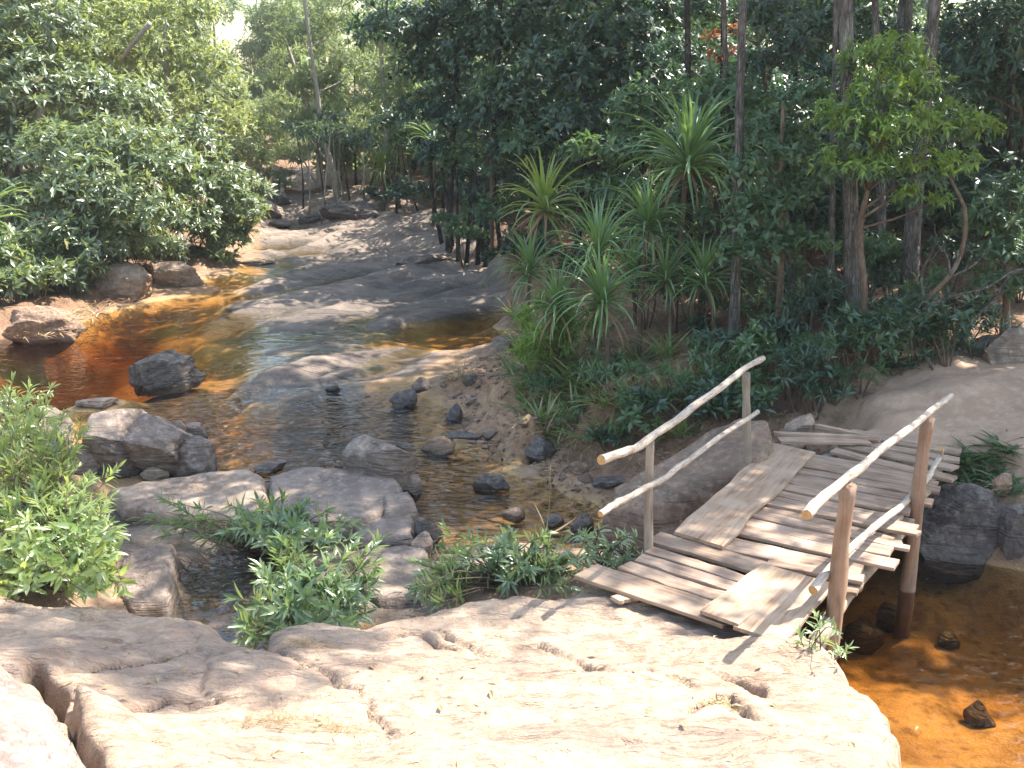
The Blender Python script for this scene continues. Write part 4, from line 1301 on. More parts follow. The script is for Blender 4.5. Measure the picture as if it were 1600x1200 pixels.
def straight(base, top, r0, r1_, lean=0.15, seed=0, n=5):
    r = np.random.default_rng(seed)
    base = np.asarray(base, float); top = np.asarray(top, float)
    L = np.linalg.norm(top - base)
    out_ = []
    for k in range(n):
        t = k / (n - 1)
        p = base * (1 - t) + top * t
        if 0 < k < n - 1: p = p + r.normal(0, lean * .1, 3) * L * .12
        out_.append((*p, r0 * (1 - t) + r1_ * t))
    out_[0] = (*(base - np.array([0, 0, .15])), r0 * 1.25)
    return out_


def copy_tree(src, loc, rotz, scale, label=None, group=None):
    c = src.copy(); COL.objects.link(c)
    c.location = loc; c.rotation_euler = (0, 0, rotz); c.scale = (scale,) * 3
    if label: c['label'] = label
    if group: c['group'] = group
    for ch in src.children:
        q = ch.copy(); COL.objects.link(q); q.parent = c
    return c


# ---- left bank: big-leaved glossy trees overhanging the water
left_specs = [
    ('large-leaved glossy tree leaning over the boulders on the left bank', (150, 440), 22.5,
     [(60, 330, 22, 75), (140, 300, 21.5, 80), (110, 380, 21, 75), (220, 330, 21.5, 75), (30, 410, 20.5, 70), (170, 240, 22.5, 75), (250, 260, 22.5, 70), (90, 240, 22.5, 70), (80, 440, 20.3, 55), (190, 385, 21.5, 55)]),
    ('glossy tree whose low branches touch the amber water upstream', (330, 385), 27,
     [(320, 290, 26, 70), (370, 330, 26, 50), (290, 350, 25, 60), (350, 370, 26, 50), (385, 300, 27, 45), (300, 225, 27, 60), (250, 390, 23.5, 45), (340, 400, 25.5, 32)]),
    ('tall glossy tree at the left edge of the photo', (20, 430), 24,
     [(30, 140, 24, 90), (110, 150, 25, 85), (10, 240, 23.5, 80), (190, 170, 25.5, 75), (60, 50, 25, 90), (-60, 330, 22, 80), (-70, 200, 24, 90)]),
]
for k, (lab, bpx, bd, cls) in enumerate(left_specs):
    bxy = D(bpx[0], bpx[1], bd)[:2]
    base = np.array([bxy[0], bxy[1], Hp(*bxy)])
    cl = [CL(*c) for c in cls]
    topc = max(cl, key=lambda c: c[2])
    tr_ = straight(base, (np.mean([c[0] for c in cl]), np.mean([c[1] for c in cl]) + .6, topc[2]), .14, .05, seed=k)
    tree('broadleaf_tree', lab, 'tree', base, tr_, cl, M['leaf_glossy'], M['bark_brown'], T_BROAD, .215, 250, 8, 400 + k, 'glossy trees on the left bank', droop=.15, spread=(35, 80), shell=.45, along=.12)
# paler trees rising behind them
for k, (lab, bpx, cls, lm) in enumerate([
    ('yellow-green tree with a pale broken branch behind the glossy trees', (270, 330, 31), [(240, 90, 31, 70), (320, 110, 31, 65), (200, 40, 32, 65), (290, 30, 32, 60), (300, 175, 30, 60), (150, 90, 31, 60), (350, 200, 31, 50)], 'leaf_olive'),
    ('feathery olive tree beside the gap of sky', (350, 300, 40), [(325, 95, 40, 36), (350, 150, 41, 38), (300, 30, 40, 38), (390, 200, 42, 38), (400, 250, 42, 30), (360, 240, 40, 40), (310, 150, 40, 45), (300, 60, 40, 40)], 'leaf_hazy'),
    ('tall yellow-green tree at the upper left corner', (60, 350, 34), [(60, 10, 34, 75), (140, 20, 34, 65), (20, -60, 34, 80), (120, -70, 35, 80), (-50, 60, 34, 80), (220, -60, 35, 60), (200, 0, 36, 50)], 'leaf_olive'),
]):
    bxy = D(*bpx)[:2]
    base = np.array([bxy[0], bxy[1], Hp(*bxy)])
    cl = [CL(*c) for c in cls]
    tr_ = straight(base, (np.mean([c[0] for c in cl]), np.mean([c[1] for c in cl]), max(c[2] for c in cl)), .16, .05, seed=20 + k)
    tree('olive_tree', lab, 'tree', base, tr_, cl, M[lm], M['bark_pale'], T_BROAD if k != 1 else T_NARROW, .22 if k != 1 else .30, 150, 7, 420 + k, 'paler trees behind the left bank', spread=(30, 80), shell=.3)

# the pale broken branch and dark trunk seen among the left foliage
g = D(210, 70, 30)
V, Fq = tube(spline([D(188, 95, 30.0), D(205, 72, 29.5), D(234, 36, 29.2)], 8) - D(188, 95, 30.0), np.linspace(.045, .075, 8), 7, .1, 3)
tag(mk('dead_branch', mesh_from('dead_branch', V, Fq), M['bark_pale'], None, tuple(D(188, 95, 30.0))), 'pale broken dead branch sticking out of the upper left foliage', 'branch')
bx = D(12, 400, 26); bx[2] = Hp(bx[0], bx[1])
tree('dark_trunk_tree', 'dark straight trunk rising at the upper left edge', 'tree', bx, straight(bx, D(18, -200, 26), .22, .17, .05), [CL(20, -220, 26, 110), CL(-80, -260, 27, 110), CL(90, -300, 26, 110)], M['leaf_glossy'], M['bark_dark'], T_BROAD, .3, 90, 7, 431)

# ---- centre far: fine-leaved trees with leaning pale trunks
def px_trunk(pts, dist, r0, r1_):
    n = len(pts)
    return [(*D(a, b, dist + (c if c else 0)), r0 + (r1_ - r0) * k / (n - 1)) for k, (a, b, c) in enumerate(pts)]

far_specs = [
    ('leaning pale-trunked tree at the far bend of the stream', 37, [(528, 300, 0), (515, 250, 0), (503, 200, 0), (495, 140, 0), (485, 70, 0), (470, -40, 0)], [(470, 60, 38, 48), (530, 40, 38, 50), (500, 130, 38, 45), (450, 130, 39, 40), (555, 110, 38, 50), (470, 200, 39, 42), (545, 180, 38, 45), (462, 20, 40, 34), (500, -40, 38, 50)]),
    ('slender pale tree forking beside the leaning one', 39, [(500, 295, 0), (498, 240, 0), (485, 180, 0), (462, 110, 0), (445, 60, 0)], [(450, 95, 41, 34), (435, 170, 42, 36), (460, 240, 41, 38), (440, 215, 42, 34)]),
    ('sunlit grey-green tree behind the far pandanus plants', 34, [(600, 300, 0), (605, 220, 0), (600, 140, 0), (590, 20, 0)], [(590, 60, 34, 60), (640, 110, 34, 55), (600, 160, 34, 50), (640, 30, 35, 55), (560, 210, 35, 45), (640, 200, 34, 45), (560, 0, 36, 60), (680, 60, 34, 50)]),
]
for k, (lab, dist, tp, cls) in enumerate(far_specs):
    tk = px_trunk(tp, dist, .13, .05)
    base = np.array(tk[0][:3]); base[2] = min(base[2], Hp(base[0], base[1]))
    tk = [(*base[:2], base[2] - .1, tk[0][3])] + tk[1:]
    tree('slender_tree', lab, 'tree', base, tk, [CL(*c) for c in cls], M['leaf_hazy'], M['bark_pale'], T_NARROW, .30, 135, 7, 440 + k, 'fine-leaved trees at the far bend', spread=(20, 80), shell=.25, droop=.2)

# thicket of thin stems under them
rs = np.random.default_rng(5)
for k in range(16):
    px = 475 + k * 12 + rs.normal(0, 3)
    dist = 34 + rs.uniform(-2, 3)
    b_ = D(px, 300, dist); b_[2] = Hp(b_[0], b_[1])
    t_ = D(px + rs.normal(-8, 10), 215 + rs.uniform(-25, 20), dist)
    e = empty('sapling', b_, 'thin bare-stemmed sapling in the thicket at the far bend', 'sapling', 'saplings at the far bend')
    V, Fq = tube(spline([b_ * 0, (t_ - b_) * .5 + rs.normal(0, .08, 3), t_ - b_], 7), np.linspace(.035, .015, 7), 5)
    mk('stem', mesh_from('stem', V, Fq), M['bark_pale'] if k % 3 else M['bark_dark'], e)
    V, Fq = crown_mesh('crown', [(*(t_ - b_), .55, .5, .45)], 110, 6, .22, T_BROAD, rs, (30, 80))
    mk('crown', mesh_from('crown', V, Fq, False), M['leaf_mid'] if k % 2 else M['leaf_dark'], e)

# ---- centre right: dark shaded broadleaf trees along the right bank
dark_specs = [
    ('dark broadleaf tree standing at the edge of the sloping slab', (700, 345, 25.5), [(680, 110, 26, 70), (720, 190, 25.5, 60), (660, 180, 26, 50), (740, 90, 25, 70), (700, 40, 26, 70), (650, 60, 28, 50), (690, 240, 26, 40)]),
    ('dense dark tree in the middle of the right bank', (760, 365, 24), [(800, 60, 24, 80), (820, 150, 23, 75), (770, 190, 23.5, 60), (860, 210, 22.5, 55), (800, 240, 23, 45), (760, -20, 25, 80), (880, 20, 24, 80)]),
    ('dark tree overhanging the clump of pandanus', (900, 380, 21), [(920, 120, 21, 75), (960, 60, 21, 75), (900, 190, 20.5, 60), (980, 180, 20.5, 60), (860, 110, 21.5, 60), (940, 235, 20, 50), (1010, 120, 21, 60), (930, 0, 22, 70), (1010, 20, 22, 70)]),
]
for k, (lab, bpx, cls) in enumerate(dark_specs):
    bxy = D(*bpx)[:2]
    base = np.array([bxy[0], bxy[1], Hp(*bxy)])
    cl = [CL(*c) for c in cls]
    top_ = np.array([base[0] + .5, base[1] + 1.0, base[2] + 9])
    # the crown goes on above what the picture shows
    rr = np.random.default_rng(60 + k)
    cl += [(base[0] + rr.normal(.3, 1.3), base[1] + rr.normal(1.0, 1.2), base[2] + rr.uniform(5.0, 8.5), 1.3, 1.25, .9) for _ in range(5)]
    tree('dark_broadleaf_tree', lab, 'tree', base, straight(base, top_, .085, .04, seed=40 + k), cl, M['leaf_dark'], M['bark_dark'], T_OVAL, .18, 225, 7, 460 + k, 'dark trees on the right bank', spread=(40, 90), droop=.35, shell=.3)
# thin dark stems in front
for k, (px, py, tx, ty, dist) in enumerate([(715, 350, 712, 250, 25), (728, 352, 735, 230, 24.7), (746, 372, 742, 262, 24.2), (690, 335, 672, 240, 26), (706, 340, 690, 262, 25.6), (755, 365, 735, 248, 24.6), (783, 372, 772, 270, 23)]):
    b_ = D(px, py, dist); b_[2] = Hp(b_[0], b_[1]); t_ = D(tx, ty, dist)
    e = empty('thin_tree', b_, ['thin dark-stemmed tree in the middle of the row above the slab', 'thin dark-stemmed tree leaning right above the slab', 'thin dark-stemmed tree nearest the slab edge', 'leftmost thin dark-stemmed tree above the slab', 'thin dark-stemmed tree leaning left above the slab', 'long thin dark stem leaning left toward the pale shrub', 'rightmost thin dark-stemmed tree above the slab'][k], 'sapling', 'thin dark stems above the slab')
    V, Fq = tube(spline([b_ * 0, (t_ - b_) * .5 + rs.normal(0, .06, 3), t_ - b_], 8), np.linspace(.06, .03, 8), 6, .1, k)
    mk('trunk', mesh_from('trunk', V, Fq), M['bark_dark'], e)
    V, Fq = crown_mesh('crown', [(*(t_ - b_), .5, .45, .35)], 200, 7, .12, T_OVAL, rs, (30, 80))
    mk('crown', mesh_from('crown', V, Fq, False), M['leaf_mid'], e)

# ---- right: pines and rough trunks close to the bridge; their crowns stand above the picture
def high_crown(base, n, z0, z1, spread_, rr, size=1.1):
    return [(base[0] + rr.normal(0, spread_), base[1] + rr.normal(0, spread_), base[2] + rr.uniform(z0, z1), size * rr.uniform(.8, 1.2), size * rr.uniform(.8, 1.2), size * .7) for _ in range(n)]

pine_specs = [
    ('slender straight grey trunk rising behind the left bridge rail', (1145, 558), (1160, 0), .085, .055, 12.9),
    ('thin dark straight trunk behind the big pandanus head', (1078, 440), (1073, 0), .075, .055, 17.5),
    ('second thin trunk just left of the straight grey one', (1140, 470), (1130, 0), .07, .05, 17.0),
    ('thick rough-barked trunk under the bright lime crown', (1336, 560), (1318, 0), .125, .09, 12.4),
    ('rough trunk leaning right behind the bare branches', (1412, 530), (1458, 0), .14, .105, 13.6),
    ('pale brown trunk between the two rough trunks at the top', (1372, 520), (1366, 0), .09, .07, 15.5),
    ('thin grey trunk left of the thick rough-barked one', (1298, 500), (1303, 0), .055, .04, 13.6),
    ('dark trunk at the right edge of the photo', (1585, 430), (1560, 0), .11, .08, 17.0),
]
for k, (lab, bpx, tpx, r0, r1_, dist) in enumerate(pine_specs):
    b_ = D(bpx[0], bpx[1], dist); b_[2] = Hp(b_[0], b_[1])
    m_ = D(tpx[0], tpx[1], dist)
    top_ = b_ + (m_ - b_) * 2.6 + np.array([0, 0, .5])
    rr = np.random.default_rng(70 + k)
    cl = [(top_[0] + rr.normal(0, 1.2), top_[1] + rr.normal(0, 1.2), top_[2] + rr.uniform(-3.6, .8), rr.uniform(.8, 1.4), rr.uniform(.8, 1.4), rr.uniform(.6, .9)) for _ in range(11)]
    tk = straight(b_, top_, r0 * .74, r1_ * .4, .06, seed=80 + k, n=7)
    tree('forest_tree', lab, 'tree', b_, tk, cl, M['leaf_mid'], M['bark_rough'] if k not in (1, 7) else M['bark_dark'], T_BROAD, .20, 62, 6, 480 + k, 'straight trunks of the right bank', spread=(30, 80), shell=.2, sides=12, wob=.28, limb_r=.03)

# lime-green young tree in front of the rough trunk
lb = D(1348, 545, 11.9); lb[2] = Hp(lb[0], lb[1])
lime_cl = [CL(*c) for c in [(1400, 85, 11.8, 55), (1370, 140, 11.6, 55), (1440, 130, 11.8, 50), (1340, 200, 11.5, 55), (1410, 200, 11.5, 60), (1480, 190, 11.7, 50), (1530, 200, 11.9, 42), (1310, 255, 11.6, 45), (1370, 260, 11.4, 45), (1450, 260, 11.5, 45), (1500, 255, 11.7, 40), (1420, 305, 11.5, 32), (1340, 90, 12, 40), (1300, 180, 11.8, 40), (1470, 310, 11.6, 26)]]
lime_e = tree('lime_tree', 'young tree with bright lime-green drooping leaves on the right', 'tree', lb, px_trunk([(1348, 545, 0), (1350, 450, 0), (1344, 350, 0), (1372, 240, 0), (1400, 110, 0)], 11.9, .05, .02), lime_cl, M['leaf_lime'], M['bark_brown'], leaf_template(.30, .15, .25), .10, 560, 6, 500, droop=.9, spread=(30, 75), shell=.45, limb_r=.018, along=.05)
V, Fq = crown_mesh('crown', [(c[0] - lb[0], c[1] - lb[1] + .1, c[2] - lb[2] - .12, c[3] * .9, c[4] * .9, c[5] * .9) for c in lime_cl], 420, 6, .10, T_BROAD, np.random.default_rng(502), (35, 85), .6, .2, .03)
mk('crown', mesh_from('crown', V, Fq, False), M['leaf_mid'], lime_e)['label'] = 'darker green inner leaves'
# russet-leaved sapling
rb_ = D(1118, 460, 18.5); rb_[2] = Hp(rb_[0], rb_[1])
tree('russet_sapling', 'sapling with russet dying leaves between the dark trunks', 'sapling', rb_, straight(rb_, D(1128, 20, 18.5), .05, .02), [CL(1125, 55, 18.5, 24), CL(1138, 85, 18.5, 16), CL(1118, 80, 18.5, 14), CL(1150, 45, 18.4, 14)], M['leaf_red'], M['bark_dark'], T_BROAD, .16, 160, 6, 501, droop=.5)
# feathery dark shrubs left of the lime tree
for k, (lab, bpx, cls, mt, L_) in enumerate([
    ('feathery blue-green shrub tree left of the lime-green tree', (1215, 560, 12.8), [(1200, 210, 13, 55), (1250, 160, 13, 55), (1180, 270, 12.8, 55), (1240, 240, 12.6, 50), (1170, 340, 12.5, 55), (1230, 320, 12.5, 50), (1200, 390, 12.3, 50), (1260, 380, 12.4, 45), (1260, 290, 12.8, 45), (1150, 400, 12.4, 40)], 'leaf_mid', .10),
    ('dark shrub with pale leaf tips at the right edge', (1570, 530, 13.0), [(1560, 340, 13, 55), (1600, 390, 12.8, 50), (1530, 350, 13.2, 40), (1590, 310, 13, 45), (1560, 400, 12.7, 36), (1600, 450, 12.6, 40), (1540, 440, 12.8, 30)], 'leaf_mid', .13),
    ('dark spreading branches high at the right edge', (1640, 520, 15), [(1560, 90, 15, 60), (1600, 30, 15, 60), (1520, 140, 15.2, 45), (1600, 150, 15, 50), (1490, 60, 15.5, 45), (1620, 210, 15, 45), (1520, 30, 15.5, 50)], 'leaf_dark', .15),
    ('dark tree filling the top centre right between trunks', (1240, 480, 16.5), [(1240, 60, 16.5, 60), (1190, 110, 17, 50), (1280, 120, 16, 50), (1310, 40, 16.5, 55), (1200, 20, 17, 55), (1100, 20, 18, 50), (1060, 90, 19.5, 55), (1050, 180, 19.5, 45)], 'leaf_dark', .14),
]):
    bxy = D(*bpx)[:2]
    base = np.array([bxy[0], bxy[1], Hp(*bxy)])
    cl = [CL(*c) for c in cls]
    tr_ = straight(base, (np.mean([c[0] for c in cl]), np.mean([c[1] for c in cl]), max(c[2] for c in cl)), .06, .02, .25, seed=30 + k)
    tree('shrub_tree', lab, 'tree', base, tr_, cl, M[mt], M['bark_brown'], T_BROAD if k else T_OVAL, L_, 640 if k < 2 else 330, 7, 510 + k, 'small trees of the right bank', droop=.3, spread=(40, 90), shell=.3, limb_r=.02)

# bare crooked shrub on the right
bs = D(1402, 545, 11.6); bs[2] = Hp(bs[0], bs[1])
e = empty('bare_shrub', bs, 'bare crooked shrub with pale forking branches right of the rough trunk', 'shrub')
for k, (pts, r0, r1_) in enumerate([
    ([(1405, 545), (1420, 505), (1445, 470), (1485, 430), (1505, 385), (1508, 330), (1490, 290), (1480, 270)], .035, .018),
    ([(1445, 470), (1440, 430), (1455, 395), (1470, 370)], .018, .008), ([(1470, 440), (1520, 415), (1550, 380)], .018, .007),
    ([(1430, 490), (1480, 465), (1540, 450), (1580, 425), (1620, 415)], .02, .01), ([(1485, 430), (1480, 400), (1465, 380), (1460, 350)], .014, .006),
    ([(1420, 505), (1440, 470), (1440, 420), (1460, 400), (1490, 360)], .012, .005)]):
    V, Fq = tube(spline([D(a, b, 11.6 + .12 * math.sin(j + k)) for j, (a, b) in enumerate(pts)], 16) - bs, np.linspace(r0, r1_, 16), 6, .15, k)
    mk('branch', mesh_from('branch', V, Fq), M['bark_rough'] if k else M['bark_brown'], e)
bs = D(1490, 530, 11.9); bs[2] = Hp(bs[0], bs[1])
e = empty('bare_shrub', bs, 'bare pale branches reaching out at the right edge above the path', 'shrub')
for k, (pts, r0, r1_) in enumerate([([(1492, 530), (1520, 500), (1550, 470), (1580, 430), (1640, 405)], .025, .012), ([(1462, 530), (1470, 490), (1490, 475), (1520, 470)], .016, .006), ([(1550, 470), (1570, 445), (1575, 415)], .012, .005)]):
    V, Fq = tube(spline([D(a, b, 11.9) for j, (a, b) in enumerate(pts)], 12) - bs, np.linspace(r0, r1_, 12), 6, .15, k)
    mk('branch', mesh_from('branch', V, Fq), M['bark_rough'], e)
bs = D(1232, 490, 13.2); bs[2] = Hp(bs[0], bs[1])
e = empty('bare_shrub', bs, 'bare forked pale stems behind the feathery shrub tree', 'shrub')
for k, (pts, r0, r1_) in enumerate([([(1232, 490), (1236, 450), (1225, 400), (1215, 365)], .03, .012), ([(1236, 450), (1242, 410), (1238, 380), (1270, 350)], .018, .006), ([(1215, 380), (1250, 400), (1275, 425)], .012, .006), ([(1232, 250), (1248, 225), (1275, 212)], .02, .012)][:3]):
    V, Fq = tube(spline([D(a, b, 13.2) for j, (a, b) in enumerate(pts)], 12) - bs, np.linspace(r0, r1_, 12), 6, .15, k)
    mk('branch', mesh_from('branch', V, Fq), M['bark_rough'], e)

# ---- tall trees outside the frame on the right whose crowns shade the bridge (they stand where the path goes on)
off_specs = [(8.7, 11.8, 13), (7.6, 14.4, 12), (10.2, 13.5, 13), (6.4, 18.0, 12), (10.4, 11.6, 10.5), (9.2, 10.9, 7.5)]
for k, (x, y, hgt) in enumerate(off_specs):
    base = np.array([x, y, Hp(x, y)])
    rr = np.random.default_rng(90 + k)
    cl = high_crown(base, 13, hgt * .5, hgt, 1.25, rr, 1.2)
    if k == 5: cl = high_crown(base, 7, 3.6, 7.2, .55, rr, .9)
    if k == 0:
        cl += [(4.5, 9.8, 13.8, 1.0, .8, .5), (5.5, 10.2, 13.9, 1.0, .8, .5), (3.7, 9.5, 13.5, .8, .6, .4), (6.8, 11.0, 14.2, .9, .9, .6), (5.2, 9.5, 13.7, .8, .6, .4), (6.0, 9.8, 13.8, .7, .6, .4), (5.7, 9.2, 13.4, .6, .5, .4), (4.8, 10.1, 14.0, .9, .7, .5), (4.2, 9.4, 13.4, .8, .6, .4), (5.0, 9.9, 13.3, .8, .7, .4), (5.8, 10.1, 13.3, .8, .6, .4), (4.9, 9.2, 13.2, .7, .5, .4)]
        hgt = 14.2
    tree('shade_tree', 'tall tree whose high crown shades the bridge and path', 'tree', base, straight(base, base + np.array([.3, .2, hgt]), .15, .05, seed=k), cl, M['leaf_mid'], M['bark_rough'], T_BROAD, .22, 110, 6, 530 + k, 'tall shade trees right of the path', shell=.25)

# ---- forest background
bg_rng = np.random.default_rng(99)
def bg_tree(seed, hgt, mat, bark, L, tm, dens):
    rr = np.random.default_rng(seed)
    cl = [(rr.normal(0, hgt * .13), rr.normal(0, hgt * .13), rr.uniform(.10, .95) * hgt, hgt * rr.uniform(.10, .17), hgt * rr.uniform(.10, .17), hgt * rr.uniform(.08, .13)) for _ in range(20)]
    return tree('forest_tree', 'tree of the dark forest wall behind the right bank', 'tree', (0, 0, 0), straight((0, 0, 0), (0.2, 0, hgt * .93), .10, .03, seed=seed), cl, M[mat], M[bark], tm, L, dens, 6, seed, 'forest trees in the background', shell=.2, droop=.25)


protos = {'dark': [bg_tree(601, 11, 'leaf_dark', 'bark_dark', .30, T_BROAD, 62), bg_tree(602, 10, 'leaf_mid', 'bark_dark', .30, T_BROAD, 62)],
          'pale': [bg_tree(603, 12, 'leaf_hazy', 'bark_pale', .50, T_NARROW, 62), bg_tree(604, 12, 'leaf_olive', 'bark_pale', .42, T_BROAD, 55)]}
used_p = {}
right_spots = [(11, 21), (14.5, 20), (17, 24), (8.5, 27), (12.5, 27), (5.5, 31), (9, 34), (16, 32), (21, 28), (3.5, 36), (7, 41), (13, 40), (20, 38), (1.0, 40), (26, 34), (4, 47), (11, 49), (18, 48), (26, 46), (-2.5, 46), (33, 42), (0, 55), (8, 58), (17, 60), (27, 58), (38, 55)]
left_spots = [(-15.5, 38), (-12.8, 44), (-19, 36), (-18, 44), (-23, 32), (-24, 42), (-28, 38), (-16, 52), (-22, 54), (-30, 50), (-20, 28), (-26, 26), (-12.5, 58), (-3.5, 52), (-1.5, 62), (-6, 70), (-14, 72), (-22, 68), (4, 72), (-33, 62), (-10, 84), (-1, 86), (-20, 88)]
for kind, spots in (('dark', right_spots), ('pale', left_spots)):
    for k, (x, y) in enumerate(spots):
        pr = protos[kind][k % 2]
        # keep the notch of sky open upstream
        loc = (x, y, Hp(x, y) - .1)
        sc_ = bg_rng.uniform(.8, 1.15)
        if abs(x / y + 0.272) < 0.05: sc_ = min(sc_, max(.3, (CAM_H + y * 0.04 - loc[2]) / 12.0))
        elif abs(x / y + 0.20) < 0.12: sc_ = min(sc_, (CAM_H + y * 0.14 - loc[2]) / 12.0)
        lab = 'tree of the dark forest wall behind the right bank' if kind == 'dark' else 'pale hazy tree of the wood beyond the far bend'
        gp = 'dark forest trees in the background' if kind == 'dark' else 'pale woodland trees in the background'
        if id(pr) not in used_p:
            used_p[id(pr)] = 1
            pr.location = loc; pr.rotation_euler = (0, 0, bg_rng.uniform(0, 6)); pr.scale = (sc_,) * 3
            pr['label'] = lab; pr['group'] = gp
        else:
            copy_tree(pr, loc, bg_rng.uniform(0, 6), sc_, lab, gp)

# bushy undergrowth trees that fill the forest down to the floor
def fill_tree(seed, hgt, mat, L, dens):
    rr = np.random.default_rng(seed)
    cl = [(rr.normal(0, hgt * .17), rr.normal(0, hgt * .17), rr.uniform(.12, .9) * hgt, hgt * rr.uniform(.13, .2), hgt * rr.uniform(.13, .2), hgt * rr.uniform(.10, .15)) for _ in range(13)]
    return tree('undergrowth_tree', 'bushy young tree in the undergrowth', 'tree', (0, 0, 0), straight((0, 0, 0), (0.1, 0, hgt * .9), .045, .015, seed=seed), cl, M[mat], M['bark_dark'], T_BROAD, L, dens, 6, seed, 'young trees', shell=.2, droop=.3, limb_r=.015)


fills = [fill_tree(651, 3.6, 'leaf_dark', .19, 210), fill_tree(652, 3.2, 'leaf_mid', .17, 230), fill_tree(653, 4.4, 'leaf_dark', .20, 170)]
fr_ = np.random.default_rng(77)
spots = []
tries = 0
while len(spots) < 78 and tries < 6000:
    tries += 1
    y = 16.5 + 26 * fr_.random() ** 1.3
    x = fr_.uniform(-3.2, .60 * y)
    px = 800 + FOC * .97 * x / y
    if x < -1.2 + (y - 24) * -.12 and y < 33: continue
    if y < 24.5 and x < 1.2 - (y - 17) * .12: continue
    if 1490 < px < 1600 and y > 22 and fr_.random() < .75: continue
    if any((x - a) ** 2 + (y - b_) ** 2 < 1.5 for a, b_ in spots): continue
    spots.append((x, y))
for k, (x, y) in enumerate(spots):
    pr = fills[k % 3]
    loc = (x, y, Hp(x, y) - .05); sc_ = fr_.uniform(.75, 1.2)
    if k < 3:
        pr.location = loc; pr.scale = (sc_,) * 3; t_ = pr
    else:
        t_ = copy_tree(pr, loc, fr_.uniform(0, 6), sc_)
    t_['label'] = 'bushy young tree in the shaded undergrowth of the right bank'; t_['group'] = 'young trees of the right bank undergrowth'

fills2 = [fill_tree(661, 4.2, 'leaf_hazy', .30, 110), fill_tree(662, 4.0, 'leaf_olive', .28, 110)]
k = 0
for x, y in [(-6.0, 40), (-4.2, 38), (-2.6, 36.5), (-7.2, 44), (-5.2, 44), (-3.2, 42), (-8.6, 50), (-6.2, 49), (-4, 48), (-1.2, 44), (-10.0, 58), (-7.5, 57), (-5, 55), (-12.5, 60), (-14.5, 56), (-11.6, 66), (-15, 64), (-12.6, 48), (-13, 52), (-11.4, 41), (-11.8, 36), (-13.5, 40), (-9.5, 68), (-17.5, 70), (-14, 76), (-19, 78), (-22, 86), (-25, 84), (-16, 90), (-12.4, 32.5), (-13.8, 34)]:
    pr = fills2[k % 2]
    loc = (x, y, Hp(x, y) - .05); sc_ = fr_.uniform(.8, 1.25)
    if k < 2:
        pr.location = loc; pr.scale = (sc_,) * 3; t_ = pr
    else:
        t_ = copy_tree(pr, loc, fr_.uniform(0, 6), sc_)
    t_['label'] = 'pale bushy young tree beyond the far bend of the stream'; t_['group'] = 'young trees beyond the far bend'
    k += 1

# understory shrubs of the right bank
def shrub(name, label, px, py, wpx, hm, mat, L, seed, tmpl=T_BROAD, dens=260, group=None, dist=None, droop=.1, nleaf=7, stems=5, base=None):
    rr = np.random.default_rng(seed)
    if base is not None: g = np.array(base, float)
    elif dist is None: g = G(px, py)
    else:
        g = D(px, py, dist); g[2] = Hp(g[0], g[1])
    wm = wpx * math.hypot(g[1], 3) / FOC
    e = empty(name, g, label, 'shrub', group)
    cl = []
    for k in range(stems):
        a = rr.uniform(0, 6.28); q = rr.uniform(.15, .45) * wm
        c = np.array([math.cos(a) * q, math.sin(a) * q * .8, hm * rr.uniform(.45, .85)])
        cl.append((*c, wm * .24, wm * .22, hm * .28))
        V, Fq = tube(limb_pts((math.cos(a) * .03, math.sin(a) * .03, -.05), c, rr, .08), np.linspace(.014, .005, 6), 5)
        mk('stem', mesh_from('stem', V, Fq), M['bark_brown'], e)
    V, Fq = crown_mesh('foliage', cl, dens, nleaf, L, tmpl, rr, (30, 80), droop, .2, .04)
    mk('foliage', mesh_from('foliage', V, Fq, False), M[mat], e)
    return e


us = [((1180, 640), 110, .60), ((1240, 650), 100, .55), ((1215, 600), 120, .65), ((1290, 620), 110, .6), ((1330, 600), 100, .6), ((1260, 570), 120, .7), ((1370, 585), 110, .6), ((1430, 575), 110, .6), ((1480, 580), 100, .55), ((1190, 570), 90, .55), ((1320, 545), 110, .7), ((1440, 545), 100, .6), ((1240, 525), 100, .6), ((1530, 560), 80, .45), ((1120, 640), 80, .45), ((1150, 610), 80, .5), ((1170, 675), 70, .35), ((1300, 580), 90, .5)]
us += [((1050, 500), 100, .8), ((1100, 490), 100, .8), ((1150, 490), 90, .8), ((1200, 500), 100, .8), ((1260, 500), 100, .8), ((1310, 515), 90, .7), ((1350, 500), 100, .8), ((1010, 520), 90, .8), ((1395, 500), 100, .8), ((1450, 515), 90, .7), ((1080, 520), 90, .7), ((1180, 515), 90, .7), ((1160, 665), 80, .4), ((1270, 655), 70, .35), ((1100, 655), 80, .45), ((1060, 665), 80, .45), ((1030, 690), 80, .4), ((1090, 685), 70, .35), ((990, 705), 70, .4), ((1130, 670), 70, .4), ((1300, 640), 60, .3), ((1345, 622), 70, .35), ((1400, 602), 70, .35), ((1460, 592), 70, .35), ((1150, 645), 80, .45), ((1530, 585), 60, .3), ((950, 715), 60, .35), ((1200, 625), 90, .5), ((1275, 640), 90, .5), ((1230, 625), 90, .55), ((1350, 565), 100, .6), ((1400, 560), 90, .55), ((1460, 560), 90, .5), ((1210, 545), 90, .6), ((1290, 545), 90, .6), ((1130, 570), 80, .5), ((1095, 590), 80, .5), ((1380, 540), 100, .6), ((1500, 550), 90, .5), ((1160, 530), 90, .6), ((1080, 540), 90, .6)]
ru = np.random.default_rng(4)
for k, ((a, b), wp, hm) in enumerate(us):
    hm *= ru.uniform(.6, 1.5); wp *= ru.uniform(.75, 1.2)
    shrub('understory_shrub', 'dark leafy understory shrub between the bridge and the rough trunks', a, b, wp, hm, 'leaf_dark' if k % 3 else 'leaf_mid', .13, 700 + k, T_NARROW if k % 2 else T_BROAD, 420, 'understory shrubs behind the bridge')
